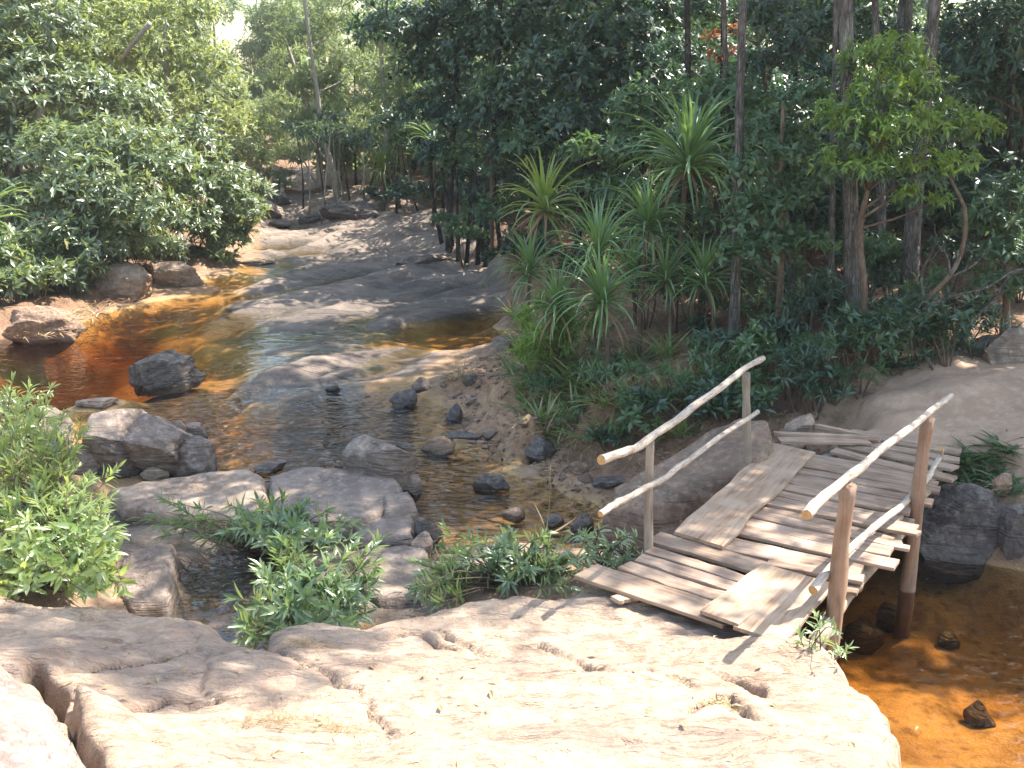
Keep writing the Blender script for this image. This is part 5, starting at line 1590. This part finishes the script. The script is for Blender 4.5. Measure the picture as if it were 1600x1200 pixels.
shrub('round_shrub', 'small pale-topped round shrub behind the left rail', 1225, 520, 46, .95, 'leaf_mid', .07, 730, T_OVAL, 900)
shrub('slab_shrub', 'rounded small-leaved shrub overhanging the top of the sloping slab', 725, 330, 110, 1.3, 'leaf_mid', .10, 731, T_OVAL, 400, dist=24)
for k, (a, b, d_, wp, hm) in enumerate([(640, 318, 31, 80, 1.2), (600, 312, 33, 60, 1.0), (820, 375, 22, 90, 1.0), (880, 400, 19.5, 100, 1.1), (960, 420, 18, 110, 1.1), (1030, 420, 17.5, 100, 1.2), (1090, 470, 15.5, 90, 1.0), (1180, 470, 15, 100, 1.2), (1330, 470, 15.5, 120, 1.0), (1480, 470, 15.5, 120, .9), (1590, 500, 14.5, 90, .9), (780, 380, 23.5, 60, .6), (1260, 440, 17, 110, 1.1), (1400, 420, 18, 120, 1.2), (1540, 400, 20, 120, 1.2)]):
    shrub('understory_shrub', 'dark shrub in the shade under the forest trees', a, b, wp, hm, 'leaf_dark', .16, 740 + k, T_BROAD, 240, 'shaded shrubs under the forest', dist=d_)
for k, (a, b, d_, wp, hm) in enumerate([(30, 480, 21, 140, 1.0), (110, 468, 21.5, 120, .9), (-30, 500, 20, 120, 1.1), (220, 415, 25, 110, 1.2), (310, 395, 26.5, 90, 1.0), (380, 350, 31, 70, 1.0), (420, 300, 38, 60, 1.0), (410, 270, 44, 70, 1.4), (450, 262, 48, 70, 1.2), (130, 420, 24, 130, 1.4), (40, 440, 24, 140, 1.5), (20, 505, 18.9, 90, .8), (70, 492, 19.6, 80, .7), (120, 478, 20.6, 80, .75), (160, 468, 21.3, 70, .7), (-20, 512, 18.6, 90, .8), (225, 446, 23.2, 70, .8), (330, 413, 26.2, 60, .8), (380, 388, 29, 55, .8), (95, 470, 21.2, 90, 1.0), (45, 485, 20.3, 90, 1.0), (60, 478, 20.4, 120, 1.2), (140, 462, 21.6, 120, 1.2), (0, 492, 19.5, 120, 1.1), (205, 450, 22.9, 90, 1.0), (185, 442, 23.4, 110, 1.2), (25, 498, 19.2, 100, .7), (110, 480, 20.4, 90, .7), (400, 372, 31.5, 60, .9)]):
    shrub('bank_shrub', 'glossy shrub along the foot of the left bank', a, b, wp, hm, 'leaf_glossy', .22, 760 + k, T_BROAD, 170, 'shrubs along the left bank', dist=d_)

# ---- pandanus
def blade_mesh(seed, L, W, droop, rise_a, n=8):
    """arching strap leaf rooted at the origin in the XZ plane"""
    r = np.random.default_rng(seed)
    th = rise_a
    p = np.array([0.0, 0.0]); V = []
    for k in range(n + 1):
        t = k / n
        ww = W * (1 - t) ** .7 * min(1, .55 + t * 3) / 2 + .0005
        V += [(p[0], ww, p[1] + ww * .6), (p[0], 0, p[1]), (p[0], -ww, p[1] + ww * .6)]
        p = p + L / n * np.array([math.cos(th), math.sin(th)])
        th -= droop / n * (0.4 + 1.3 * t)
    Fq = []
    for k in range(n):
        a = 3 * k
        Fq += [(a, a + 1, a + 4, a + 3), (a + 1, a + 2, a + 5, a + 4)]
    return mesh_from('blade', np.array(V, float), np.array(Fq), True)


BL = {}
def blade_set(key, L, W):
    if key not in BL:
        BL[key] = [blade_mesh(900 + k, L * f, W, dr, R(el)) for k, (f, dr, el) in enumerate([(.75, .5, 82), (.9, .9, 72), (1.0, 1.3, 62), (1.0, 1.7, 50), (1.0, 1.9, 36), (.95, 1.9, 20), (.85, 1.7, 2), (.7, 1.3, -25)])]
    return BL[key]


def pandanus(label, head, base, L, W, nb, seed, young=False, lean=0.1, r0=.05, skirt=1.0):
    rr = np.random.default_rng(seed)
    base = np.array(base, float); head = np.array(head, float)
    e = empty('pandanus', base, label, 'pandanus', 'pandanus plants')
    h = head - base
    V, Fq = tube(spline([(0, 0, -.1), h * .5 + rr.normal(0, lean * .35, 3) * np.array([1, 1, 0]), h], 10), np.linspace(r0, r0 * .7, 10), 7, .15, seed)
    mk('trunk', mesh_from('trunk', V, Fq), M['bark_brown'], e)
    L, W, nb = L * 1.22, W * 1.35, int(nb * 1.5)
    bs_ = blade_set((round(L, 2), W), L, W)
    mat = M['leaf_pandanus_young'] if young else M['leaf_pandanus']
    for k in range(nb):
        t = (k + .5) / nb
        i = min(7, int(t ** .85 * (7.99 if skirt > .6 else 6.5)))
        src = bs_[i]
        dead = t > .86 and rr.random() < .7
        key = (src.name, 'dead' if dead else young)
        if key not in BL:
            m2 = src.copy(); m2.materials.clear(); m2.materials.append(M['dry_blade'] if dead else mat); BL[key] = m2
        o = bpy.data.objects.new('blade', BL[key]); COL.objects.link(o); o.parent = e
        a = k * 2.39996 + rr.normal(0, .15)
        o.location = tuple(h + np.array([math.cos(a) * .02, math.sin(a) * .02, .10 - .22 * t * min(1, L)]))
        o.rotation_euler = (rr.normal(0, .15), rr.normal(0, .12), a)
        s_ = rr.uniform(.82, 1.12)
        o.scale = (s_, s_, s_)
    return e


pan = [  # label, head px, distance, base px or None, blade length, width, count, young
    ('pandanus with a bright yellow-green crown on a short trunk above the clump', (850, 322), 14.6, .80, .045, 44, True),
    ('largest drooping pandanus crown of the clump behind the bridge', (1075, 255), 14.2, 1.05, .05, 80, False),
    ('tall pandanus between the yellow-green and the largest crown', (1012, 352), 13.8, .72, .04, 48, False),
    ('dense pandanus crown in the middle of the clump', (935, 395), 13.2, .75, .035, 52, False),
    ('low front pandanus on a dark thin trunk', (940, 470), 12.6, .75, .035, 50, False),
    ('pandanus at the left edge of the clump over the slab', (828, 425), 14.2, .62, .035, 44, False),
    ('shaded pandanus right of the clump with spreading blades', (1100, 440), 13.4, .66, .035, 46, False),
    ('small pandanus under the largest crown', (1040, 440), 13.4, .6, .03, 40, False),
    ('bushy low pandanus at the left foot of the clump', (870, 480), 13.0, .62, .032, 44, False),
    ('pandanus crown hidden low behind the middle of the clump', (985, 430), 14.4, .66, .035, 40, False),
    ('left one of the far sunlit pandanus plants beyond the slab', (598, 262), 33, .95, .06, 40, True),
    ('upper one of the far sunlit pandanus plants beyond the slab', (622, 225), 33.5, 1.0, .06, 40, False),
    ('right one of the far pandanus plants against the dark tree', (682, 228), 29.5, .95, .055, 40, False),
    ('tall slim pandanus silhouetted high in the dark trees', (768, 135), 23.5, .62, .05, 30, False),
    ('pandanus leaning at the left edge of the photo', (-30, 350), 20.5, 1.1, .06, 44, True),
    ('small pandanus on the far left bank among the shrubs', (222, 335), 24.5, .7, .05, 30, False),
]
for k, (lab, hp, dist, L_, W_, nb, yg) in enumerate(pan):
    hd = D(hp[0], hp[1], dist)
    rr = np.random.default_rng(800 + k)
    bx_ = hd[0] + rr.normal(0, .12); by_ = hd[1] + rr.normal(0, .1)
    pandanus(lab, hd, (bx_, by_, Hp(bx_, by_)), L_, W_, nb, 800 + k, yg, r0=.035 if dist < 20 else .06)

# reedy green leaves below the pandanus, each clump its own plant
def blade_tuft(name, label, base, n, L, W, mat, seed, cat='grass tuft', group=None, spread=.12, up=.8):
    rr = np.random.default_rng(seed)
    base = np.array(base, float)
    a = rr.uniform(0, 2 * math.pi, n); q = spread * np.sqrt(rr.uniform(0, 1, n))
    pos = np.stack([np.cos(a) * q, np.sin(a) * q, np.full(n, -.01)], 1)
    ca = rr.uniform(0, 2 * math.pi, n)
    el = rr.uniform(up * .45, up * 1.5, n)
    dirs = np.stack([np.cos(ca) * np.cos(el), np.sin(ca) * np.cos(el), np.sin(el)], 1)
    V, Fq = leaves(pos, dirs, np.tile([0, 0, 1.0], (n, 1)) + .2 * rand_dirs(n, rr), L * rr.uniform(.5, 1.15, n), leaf_template(W / L, .3, .35, 5))
    o = mk(name, mesh_from(name, V, Fq, True), M[mat], None, tuple(base))
    return tag(o, label, cat, group)


rt = np.random.default_rng(123)
k = 0
for (a, b, n, L_) in [(830, 545, 36, .65), (885, 610, 36, .6), (800, 585, 34, .4), (815, 615, 36, .45), (825, 645, 36, .45), (845, 665, 36, .45), (870, 690, 34, .4), (920, 700, 34, .4), (820, 560, 40, .6), (845, 600, 45, .6), (870, 640, 50, .6), (900, 660, 50, .55), (840, 530, 45, .65), (880, 585, 45, .65), (920, 610, 45, .6), (950, 660, 45, .5), (985, 640, 45, .55), (1010, 670, 40, .5), (1040, 640, 40, .5), (1070, 600, 40, .5), (960, 590, 40, .6), (1000, 570, 40, .6), (1040, 560, 40, .55), (860, 560, 40, .7), (810, 505, 34, .55), (930, 540, 40, .6), (1090, 640, 36, .45), (1120, 590, 36, .5), (905, 620, 44, .6), (880, 680, 36, .4), (960, 690, 36, .4), (1060, 680, 36, .4)]:
    blade_tuft('reed_tuft', 'leafy reed-like tuft on the bank below the pandanus clump', G(a, b), n, L_, .032, 'grass', 850 + k, 'reed tuft', 'reed tufts on the bank below the pandanus')
    k += 1
for j in range(5):
    a, b = [(835, 610), (865, 600), (895, 580), (850, 570), (880, 550)][j]
    shrub('bank_plant', ['light green leafy plant lowest on the bank beside the gravel', 'light green leafy plant next to the lowest one on the gravel bank', 'rightmost light green leafy plant among the reed tufts', 'leftmost light green leafy plant by the amber inlet', 'uppermost light green leafy plant under the pandanus crowns'][j], a, b, 80, .8, 'leaf_lime', .15, 880 + j, T_NARROW, 620, 'light green plants on the bank', stems=4)
for j, (a, b) in enumerate([(930, 640), (1000, 620), (1060, 650), (980, 680), (1100, 620), (940, 600), (850, 650), (890, 690)]):
    shrub('bank_plant', ['dark green leafy plant behind the lowest reed tufts', 'dark green leafy plant in the middle of the reed tufts', 'dark green leafy plant just left of the left rail', 'dark green leafy plant nearest the water below the pandanus', 'dark green leafy plant farthest right among the reed tufts', 'dark green leafy plant at the foot of the thin pandanus trunk', 'dark green leafy plant leaning over the gravel point', 'dark green leafy plant above the blackish square stone'][j], a, b, 70, .5, 'leaf_mid', .14, 890 + j, T_NARROW, 420, 'dark green plants on the bank', stems=4)
blade_tuft('dry_tuft', 'dry yellowish grass tuft on the gravel point', G(728, 592), 60, .32, .012, 'dry_grass', 901, spread=.16)
blade_tuft('dry_tuft', 'small dry grass tuft above the gravel point', G(705, 600), 40, .22, .012, 'dry_grass', 902, spread=.12)
blade_tuft('dry_tuft', 'brown dead grass hanging over the gravel bank', G(850, 670), 70, .4, .016, 'dry_grass', 903, spread=.3)
blade_tuft('dry_tuft', 'brown dead grass at the foot of the reed tufts', G(905, 705), 60, .35, .016, 'dry_grass', 904, spread=.3)
for j, (a, b) in enumerate([(75, 506), (105, 496), (140, 484), (165, 474), (45, 518)]):
    q = P(a, b, .25)
    blade_tuft('hanging_grass', ['straw-coloured grass on the left bank above the dark pool, second from the left', 'straw-coloured grass in the middle of the left bank edge', 'straw-coloured grass left of the pale bank boulder', 'straw-coloured grass touching the pale bank boulder', 'brown grass at the far left of the bank edge'][j], (q[0], q[1] + .2, max(.2, Hp(q[0], q[1] + .2))), 70, .32, .02, 'dry_grass' if j % 3 else 'litter', 905 + j, 'grass tuft', 'hanging grass on the left bank', spread=.45, up=.35)
# low leafy tufts at the far end of the bridge
for j, (a, b, n) in enumerate([(1540, 722, 60), (1570, 728, 50), (1505, 735, 60), (1540, 755, 60), (1500, 760, 40), (1575, 770, 40)]):
    blade_tuft('path_tuft', ['grey-green leafy tuft nearest the path at the far bridge end', 'grey-green leafy tuft farthest right beside the path', 'grey-green leafy tuft touching the last deck planks', 'grey-green leafy tuft between the path and the dark boulder', 'small leafy tuft hanging over the dark boulder', 'leafy tuft lowest on the right bank above the pool'][j], G(a, b), int(n * 1.5), .30, .035, 'leaf_mid', 910 + j, 'plant tuft', 'leafy tufts at the far bridge end', spread=.14, up=.6)

# ---- foreground shrubs with slender leaves: near leaves are single objects
OLE_VAR = []
for k in range(4):
    v, f = leaf_template(.17 + .02 * k, .18, .16 + .09 * k, 6)
    me_ = mesh_from('leaf', v, f, True); me_.materials.append(M['leaf_oleander'])
    OLE_VAR.append(me_)
BUSH_VAR = []
for k in range(3):
    v, f = leaf_template(.24 + .03 * k, .15, .15 + .08 * k, 6)
    me_ = mesh_from('leaf', v, f, True); me_.materials.append(leaf_mat('bright_bush_single_leaf', (0.13, 0.20, 0.055), (0.28, 0.34, 0.14), (0.48, 0.56, 0.14), 0.42, 0.30, 0.8, obj_random=True) if k == 0 else BUSH_VAR[0].materials[0])
    BUSH_VAR.append(me_)


def slender_shrub(label, base, shoots, L, seed, variants, fol_mat, group=None, nleaf=15, name='slender_shrub', max_single=280, stem_r=.008):
    """shoots: list of (tip xyz world). stems run from the base to each tip; whorls of leaves along the last third"""
    rr = np.random.default_rng(seed)
    base = np.array(base, float)
    e = empty(name, base, label, 'shrub', group)
    P_, D_, U_, S_ = [], [], [], []
    for tip in shoots:
        tip = np.array(tip) - base
        a = rr.normal(0, .05, 3); a[2] = -.06
        c = limb_pts(a, tip, rr, .12, 9)
        V, Fq = tube(c, np.linspace(stem_r, stem_r * .35, 9), 5)
        mk('stem', mesh_from('stem', V, Fq), M['bark_brown'], e)
        axis = c[-1] - c[-3]; axis /= np.linalg.norm(axis)
        for j in range(nleaf):
            t = j / nleaf
            pos = c[-1] * (1 - t) + c[-3] * t if t < .6 else c[-3] * (1 - (t - .6)) + c[-4] * (t - .6)
            q = rand_dirs(1, rr)[0]; q -= (q @ axis) * axis; q /= np.linalg.norm(q)
            ang = R(18 + 60 * t + rr.normal(0, 8))
            d = axis * math.cos(ang) + q * math.sin(ang)
            P_.append(pos); D_.append(d); U_.append(axis + np.array([0, 0, .3])); S_.append(L * rr.uniform(.65, 1.15) * (.7 + .3 * t))
    P_, D_, U_, S_ = map(np.array, (P_, D_, U_, S_))
    # the leaves nearest the camera are single objects, the rest one piece of foliage
    order = np.argsort((P_ + base)[:, 1] - 0.6 * P_[:, 2])
    near, rest = order[:max_single], order[max_single:]
    Fm = frames(D_, U_)
    for i in near:
        o = bpy.data.objects.new('leaf', variants[int(rr.integers(len(variants)))]); COL.objects.link(o); o.parent = e
        m_ = Matrix(((*(Fm[i][0] * S_[i]), P_[i][0]), (*(Fm[i][1] * S_[i]), P_[i][1]), (*(Fm[i][2] * S_[i]), P_[i][2]), (0, 0, 0, 1)))
        o.matrix_local = m_
    if len(rest):
        V, Fq = leaves(P_[rest], D_[rest], U_[rest], S_[rest], leaf_template(.20, .18, .25, 5))
        o = mk('foliage', mesh_from('foliage', V, Fq, True), M[fol_mat], e)
        o['kind'] = 'stuff'
    return e


def tips(pxs, dist_fn, rr, jit=.05):
    out_ = []
    for (a, b) in pxs:
        p = D(a, b, dist_fn(a, b) + rr.normal(0, .12))
        p[2] = max(p[2], Hp(p[0], p[1]) + .08)
        out_.append(p + rr.normal(0, jit, 3))
    return out_


rf = np.random.default_rng(55)
def scat(n, x0, x1, y0, y1):
    return [(rf.uniform(x0, x1), rf.uniform(y0, y1)) for _ in range(n)]

slender_shrub('sprawling slender-leaved shrub across the slabs behind the foreground rock', P(430, 850, .1), tips(scat(14, 235, 330, 785, 835) + scat(40, 335, 470, 780, 845) + scat(24, 440, 570, 790, 850), lambda a, b: 8.9 - (b - 800) * .012, rf), .17, 1001, OLE_VAR, 'foliage_oleander', 'slender-leaved shrubs')
slender_shrub('tall slender-leaved shrub with silvery shine beside the amber pool', P(470, 960, .1), tips(scat(56, 400, 590, 850, 935) + scat(20, 365, 460, 935, 995) + scat(26, 430, 570, 920, 985), lambda a, b: 7.5 - (b - 900) * .008, rf), .18, 1002, OLE_VAR, 'foliage_oleander', 'slender-leaved shrubs')
slender_shrub('bright slender-leaved shrub left of the near end of the bridge', P(790, 905, .25), tips(scat(56, 690, 870, 835, 905) + scat(18, 640, 720, 880, 930) + scat(18, 800, 900, 865, 915), lambda a, b: 7.9 - (b - 870) * .008, rf), .16, 1003, OLE_VAR, 'foliage_oleander', 'slender-leaved shrubs')
slender_shrub('low dark slender-leaved plants against the near left bridge post', P(945, 885, .35), tips(scat(34, 880, 1005, 838, 890), lambda a, b: 7.6, rf), .13, 1004, OLE_VAR, 'foliage_oleander', 'slender-leaved shrubs', nleaf=9)
slender_shrub('small silvery shrub growing at the right corner of the bridge end', fgp(1278, 1022), tips([(1260, 985), (1275, 965), (1290, 960), (1300, 975), (1310, 990), (1330, 1010), (1320, 1025), (1270, 1000), (1290, 1000), (1305, 1015), (1262, 1008)], lambda a, b: 5.75, rf, .02), .09, 1005, OLE_VAR, 'foliage_oleander', 'slender-leaved shrubs', nleaf=9, stem_r=.005)
# bright bush on the left
slender_shrub('bright sunlit yellow-green bush at the left edge of the photo', P(60, 860, .5), tips(scat(90, 0, 170, 720, 900) + scat(44, 0, 120, 620, 740) + scat(30, 120, 200, 820, 930) + scat(24, -90, 20, 640, 900), lambda a, b: 9.6 - (b - 600) * .0095, rf), .16, 1006, BUSH_VAR, 'leaf_bush', nleaf=12, name='bright_bush', max_single=290)
slender_shrub('lower part of the bright foliage where it meets the foreground rock', P(60, 900, .5), tips(scat(100, -40, 190, 760, 925), lambda a, b: 8.3 - (b - 700) * .008, rf), .15, 1007, BUSH_VAR, 'leaf_bush', nleaf=11, name='bright_bush', max_single=290)
slender_shrub('upper part of the bright foliage beside the round boulder', P(20, 700, .4), tips(scat(70, -60, 90, 590, 730), lambda a, b: 10.4 - (b - 600) * .006, rf), .16, 1008, BUSH_VAR, 'leaf_bush', nleaf=11, name='bright_bush', max_single=290)
# strap leaves coming through the bright bush
for j, (a, b, d_) in enumerate([(70, 850, 7.4), (110, 800, 7.9), (30, 800, 7.6)]):
    e = empty('strap_plant', D(a, b + 40, d_), ['long strap-leaved plant low in the bright bush', 'long strap-leaved plant at the right side of the bright bush', 'long strap-leaved plant at the left edge in the bright bush'][j], 'strap plant', 'strap-leaved plants')
    bs_ = blade_set((.7, .05), .7, .05)
    for q in range(14):
        src = bs_[min(6, q // 2)]
        key = (src.name, 'strap')
        if key not in BL:
            m2 = src.copy(); m2.materials.clear(); m2.materials.append(M['leaf_pandanus']); BL[key] = m2
        o = bpy.data.objects.new('blade', BL[key]); COL.objects.link(o); o.parent = e
        o.rotation_euler = (rf.normal(0, .1), rf.normal(0, .1), q * 2.4 + j)
        o.scale = (.8, .8, .8)
# tall grass stalk by the riffle
gb = P(850, 850, .15)
e = empty('grass_stalk', gb, 'single tall grass stalk with a pale seed head by the riffle', 'grass stalk')
tp = D(860, 728, gb[1])
V, Fq = tube(spline([gb * 0, (tp - gb) * .5 + np.array([.02, 0, 0]), tp - gb], 8), np.linspace(.006, .003, 8), 5)
mk('stalk', mesh_from('stalk', V, Fq), M['grass'], e)
v, f = leaf_template(.12, .2, .05, 5)
hd_ = (tp - gb)
V, Fq = leaves(np.array([hd_ * .70, hd_ * .2, hd_ * .1]), np.array([[.05, 0, 1.0], [-.3, 0, .8], [.6, 0, .35]]), np.array([[1.0, 0, 0]] * 3), np.array([.22, .3, .35]), (v, f))
mk('leaf', mesh_from('leaf', V, Fq), M['dry_grass'], e)

# ------------------------------------------------------------------ loose stuff
# gravel on the point
n = 520
gp_ = np.array([q[:2] for q in GRAVEL])
lo, hi = gp_.min(0), gp_.max(0)
pts = rf.uniform(lo, hi, (n * 3, 2))
pts = pts[sdist(gp_, pts[:, 0], pts[:, 1]) > -.05][:n]
hz = Hfull(pts[:, 0], pts[:, 1])
v, f = ico(1)
sc_ = np.exp(rf.normal(-3.75, .5, len(pts)))
V = (v[None] * (1 + .25 * rf.normal(size=(len(pts), len(v), 1))) * sc_[:, None, None] * np.array([1.2, 1, .7])) + np.stack([pts[:, 0], pts[:, 1], hz], 1)[:, None, :]
Fq = (f[None] + (np.arange(len(pts)) * len(v))[:, None, None]).reshape(-1, 3)
m, nt, out = newmat('gravel_stone')
b = NB(nt)
rn = b.n('ShaderNodeNewGeometry').outputs['Random Per Island']
b.set(out.inputs[0], b.pbsdf(b.mix(rn, (0.10, 0.065, 0.045), (0.32, 0.21, 0.145)), .8))
tag(mk('gravel', mesh_from('gravel', V.reshape(-1, 3), Fq, False), m), 'loose reddish gravel on the point below the pandanus', 'gravel', kind='stuff')

# leaf litter on the forest floor
def litter(poly_or_box, n, L, seed, name, label, mat='litter', zoff=.01):
    rr = np.random.default_rng(seed)
    pl = np.array([q[:2] for q in poly_or_box])
    lo, hi = pl.min(0), pl.max(0)
    p = rr.uniform(lo, hi, (n * 4, 2))
    p = p[sdist(pl, p[:, 0], p[:, 1]) > 0][:n]
    h = Hfull(p[:, 0], p[:, 1]) + zoff
    d = rand_dirs(len(p), rr); d[:, 2] *= .25
    u = np.array([0, 0, 1.0]) + .4 * rand_dirs(len(p), rr)
    V, Fq = leaves(np.stack([p[:, 0], p[:, 1], h], 1), d, u, L * rr.uniform(.5, 1.2, len(p)), T_BROAD)
    tag(mk(name, mesh_from(name, V, Fq, False), M[mat]), label, 'leaf litter', kind='stuff')


litter([(-.3, 11.5), (1, 10.5), (3.2, 9.9), (5, 11.2), (7.5, 12), (12, 16), (14, 24), (2, 26), (-1, 24), (0, 14)], 9000, .11, 5, 'leaf_litter', 'fallen brown leaves on the shaded forest floor')
litter([(-16, 22), (-9, 20), (-7, 27), (-7.5, 36), (-16, 38)], 2500, .13, 6, 'leaf_litter', 'fallen leaves under the left bank trees')

litter([q[:2] for q in GRAVEL], 260, .06, 7, 'leaf_litter', 'fallen leaves on the gravel point')
litter([q[:2] for q in PATH], 420, .06, 8, 'leaf_litter', 'fallen leaves on the bare path rock')
litter([P(a, b, .7)[:2] for a, b in [(830, 660), (900, 600), (1100, 600), (1290, 640), (1200, 690), (1000, 730), (900, 730)]], 1800, .09, 9, 'leaf_litter', 'fallen leaves on the slope behind the bridge')

# dry grass and debris caught in hollows of the foreground rock
def debris(cpx, n, sx, sy, L, seed, label, W=.05):
    rr = np.random.default_rng(seed)
    c = fgp(*cpx)
    p = rr.normal(0, 1, (n, 2)) * [sx, sy] + c[:2]
    h = fg_z(p[:, 0], p[:, 1]) + fg_extra(p[:, 0], p[:, 1]) + .012
    d = rand_dirs(n, rr); d[:, 2] = np.abs(d[:, 2]) * .35
    V, Fq = leaves(np.stack([p[:, 0], p[:, 1], h], 1), d, np.tile([0, 0, 1.0], (n, 1)) + .4 * rand_dirs(n, rr), L * rr.uniform(.4, 1.2, n), leaf_template(W, .2, .2))
    tag(mk('dry_grass', mesh_from('dry_grass', V, Fq, False), M['dry_grass']), label, 'dry grass', kind='stuff')


for j_, (cpx_, n_) in enumerate([((300, 1050), 26), ((700, 1080), 22), ((1000, 1030), 22), ((520, 1170), 20), ((1200, 1140), 16)]):
    debris(cpx_, n_, .45, .30, .06, 20 + j_, ['a few dry leaves on the shaded left of the foreground rock', 'a few dry leaves in the middle of the foreground rock', 'a few dry leaves on the foreground rock near the bridge', 'a few dry leaves at the lower edge of the foreground rock', 'a few dry leaves at the lower right of the foreground rock'][j_], .38)
debris((485, 1010), 260, .10, .09, .08, 1, 'dry grass caught in the hollow near the notch of the foreground rock')
debris((420, 1125), 220, .12, .05, .08, 2, 'dry grass and twigs in the low step of the foreground rock')
debris((520, 1135), 260, .12, .04, .07, 3, 'pale dry grass in the middle fold of the foreground rock')
debris((1118, 1100), 90, .04, .03, .05, 4, 'dead leaves in the small arch-shaped hollow of the foreground rock', .25)

# ------------------------------------------------------------------ thin forest haze
hx = np.array([(x, y, z) for z in (-4.0, 26.0) for y in (-30.0, 175.0) for x in (-75.0, 75.0)])
hf = np.array([(0, 2, 3, 1), (4, 5, 7, 6), (0, 1, 5, 4), (2, 6, 7, 3), (0, 4, 6, 2), (1, 3, 7, 5)])
m, nt, out = newmat('thin_haze')
b = NB(nt)
pv = b.n('ShaderNodeVolumePrincipled')
pv.inputs['Color'].default_value = (0.95, 0.97, 1.0, 1)
pv.inputs['Density'].default_value = 0.0007
pv.inputs['Anisotropy'].default_value = 0.3
nt.links.new(pv.outputs[0], out.inputs['Volume'])
tag(mk('haze', mesh_from('haze', hx, hf, False), m), kind='stuff')

# ------------------------------------------------------------------ labels of the repeats: which one, by what it stands beside
ORD = 'first second third fourth fifth sixth seventh eighth ninth tenth eleventh twelfth thirteenth fourteenth fifteenth sixteenth seventeenth eighteenth nineteenth twentieth'.split()


def proj(o):
    x, y, z = o.location
    z -= CAM_H
    dep = y * CP - z * SP
    return 800 + FOC * x / dep, 600 - FOC * (y * SP + z * CP) / dep


def relabel(group, one, many, marks):
    members = [o for o in COL.objects if o.parent is None and o.get('group') == group]
    sets = {}
    for o in members:
        px, py = proj(o)
        ph = min(marks, key=lambda m_: (m_[0] - px) ** 2 + (m_[1] - py) ** 2)[2]
        sets.setdefault(ph, []).append((px, o))
    for ph, L in sets.items():
        L.sort(key=lambda q: q[0])
        for k, (px, o) in enumerate(L):
            if len(L) == 1: o['label'] = f'{one} {ph}'
            elif k == 0: o['label'] = f'leftmost of the {many} {ph}'
            elif k == len(L) - 1: o['label'] = f'rightmost of the {many} {ph}'
            else: o['label'] = f'{ORD[min(k, 19)]} from left of the {many} {ph}'


relabel('young trees of the right bank undergrowth', 'bushy young tree', 'bushy young trees', [(650, 290, 'above the sloping slab'), (760, 300, 'right of the sloping slab'), (860, 320, 'behind the yellow-green pandanus'), (960, 330, 'behind the middle of the pandanus clump'), (1075, 330, 'behind the largest pandanus crown'), (1160, 340, 'by the slender grey trunk'), (1250, 340, 'behind the feathery shrub tree'), (1340, 340, 'behind the thick rough trunk'), (1430, 340, 'behind the leaning rough trunk'), (1530, 340, 'behind the shrub at the right edge'), (1680, 360, 'beyond the right edge')])
relabel('understory shrubs behind the bridge', 'dark leafy shrub', 'dark leafy shrubs', [(1000, 700, 'between the reed tufts and the tilted rock'), (1090, 660, 'behind the left rail'), (1100, 570, 'under the shaded pandanus'), (1190, 600, 'by the slender grey trunk'), (1215, 540, 'under the feathery shrub tree'), (1270, 640, 'at the far bridge head'), (1330, 565, 'at the foot of the thick rough trunk'), (1420, 560, 'below the bare crooked shrub'), (1510, 570, 'beyond the path')])
relabel('reed tufts on the bank below the pandanus', 'reed-like tuft', 'reed-like tufts', [(825, 540, 'beside the amber inlet'), (865, 640, 'on the edge of the gravel bank'), (900, 580, 'under the low front pandanus'), (960, 660, 'above the blackish square stone'), (1000, 580, 'under the tall pandanus'), (1070, 650, 'left of the left rail'), (1090, 590, 'under the shaded pandanus')])
relabel('dark forest trees in the background', 'dark forest tree', 'dark forest trees', [(700, 270, 'far behind the sloping slab'), (900, 270, 'far behind the pandanus clump'), (1080, 280, 'far behind the largest pandanus crown'), (1250, 290, 'far behind the feathery shrub tree'), (1400, 290, 'far behind the lime-green tree'), (1550, 290, 'far back at the right edge')])
relabel('pale woodland trees in the background', 'pale woodland tree', 'pale woodland trees', [(60, 260, 'far behind the left edge trees'), (220, 250, 'far behind the yellow-green tree'), (380, 230, 'under the gap of sky'), (540, 230, 'far behind the leaning pale trunk'), (700, 230, 'far behind the dark slab tree')])
relabel('young trees beyond the far bend', 'pale bushy young tree', 'pale bushy young trees', [(300, 260, 'left of the gap of sky'), (400, 250, 'under the gap of sky'), (500, 260, 'by the leaning pale trunk'), (600, 270, 'behind the far pandanus plants'), (700, 280, 'behind the dark slab tree')])
relabel('shrubs along the left bank', 'glossy shrub', 'glossy shrubs', [(0, 490, 'above the dark pool at the left edge'), (100, 470, 'over the root-tangled bank rock'), (180, 450, 'behind the pale bank boulder'), (300, 400, 'by the overhanging glossy tree'), (400, 310, 'beside the upstream chute')])
relabel('saplings at the far bend', 'thin bare-stemmed sapling', 'thin bare-stemmed saplings', [(500, 300, 'around the leaning pale trunk'), (560, 300, 'above the blackish bank rock'), (640, 300, 'behind the far pandanus plants')])
relabel('shaded shrubs under the forest', 'dark shaded shrub', 'dark shaded shrubs', [(640, 310, 'behind the far pandanus plants'), (820, 380, 'right of the sloping slab'), (980, 410, 'behind the pandanus clump'), (1150, 460, 'by the slender grey trunk'), (1350, 450, 'between the rough trunks'), (1550, 450, 'under the shrub at the right edge')])
relabel('tall shade trees right of the path', 'tall shade tree', 'tall shade trees', [(1900, 400, 'right of the path beyond the bridge')])
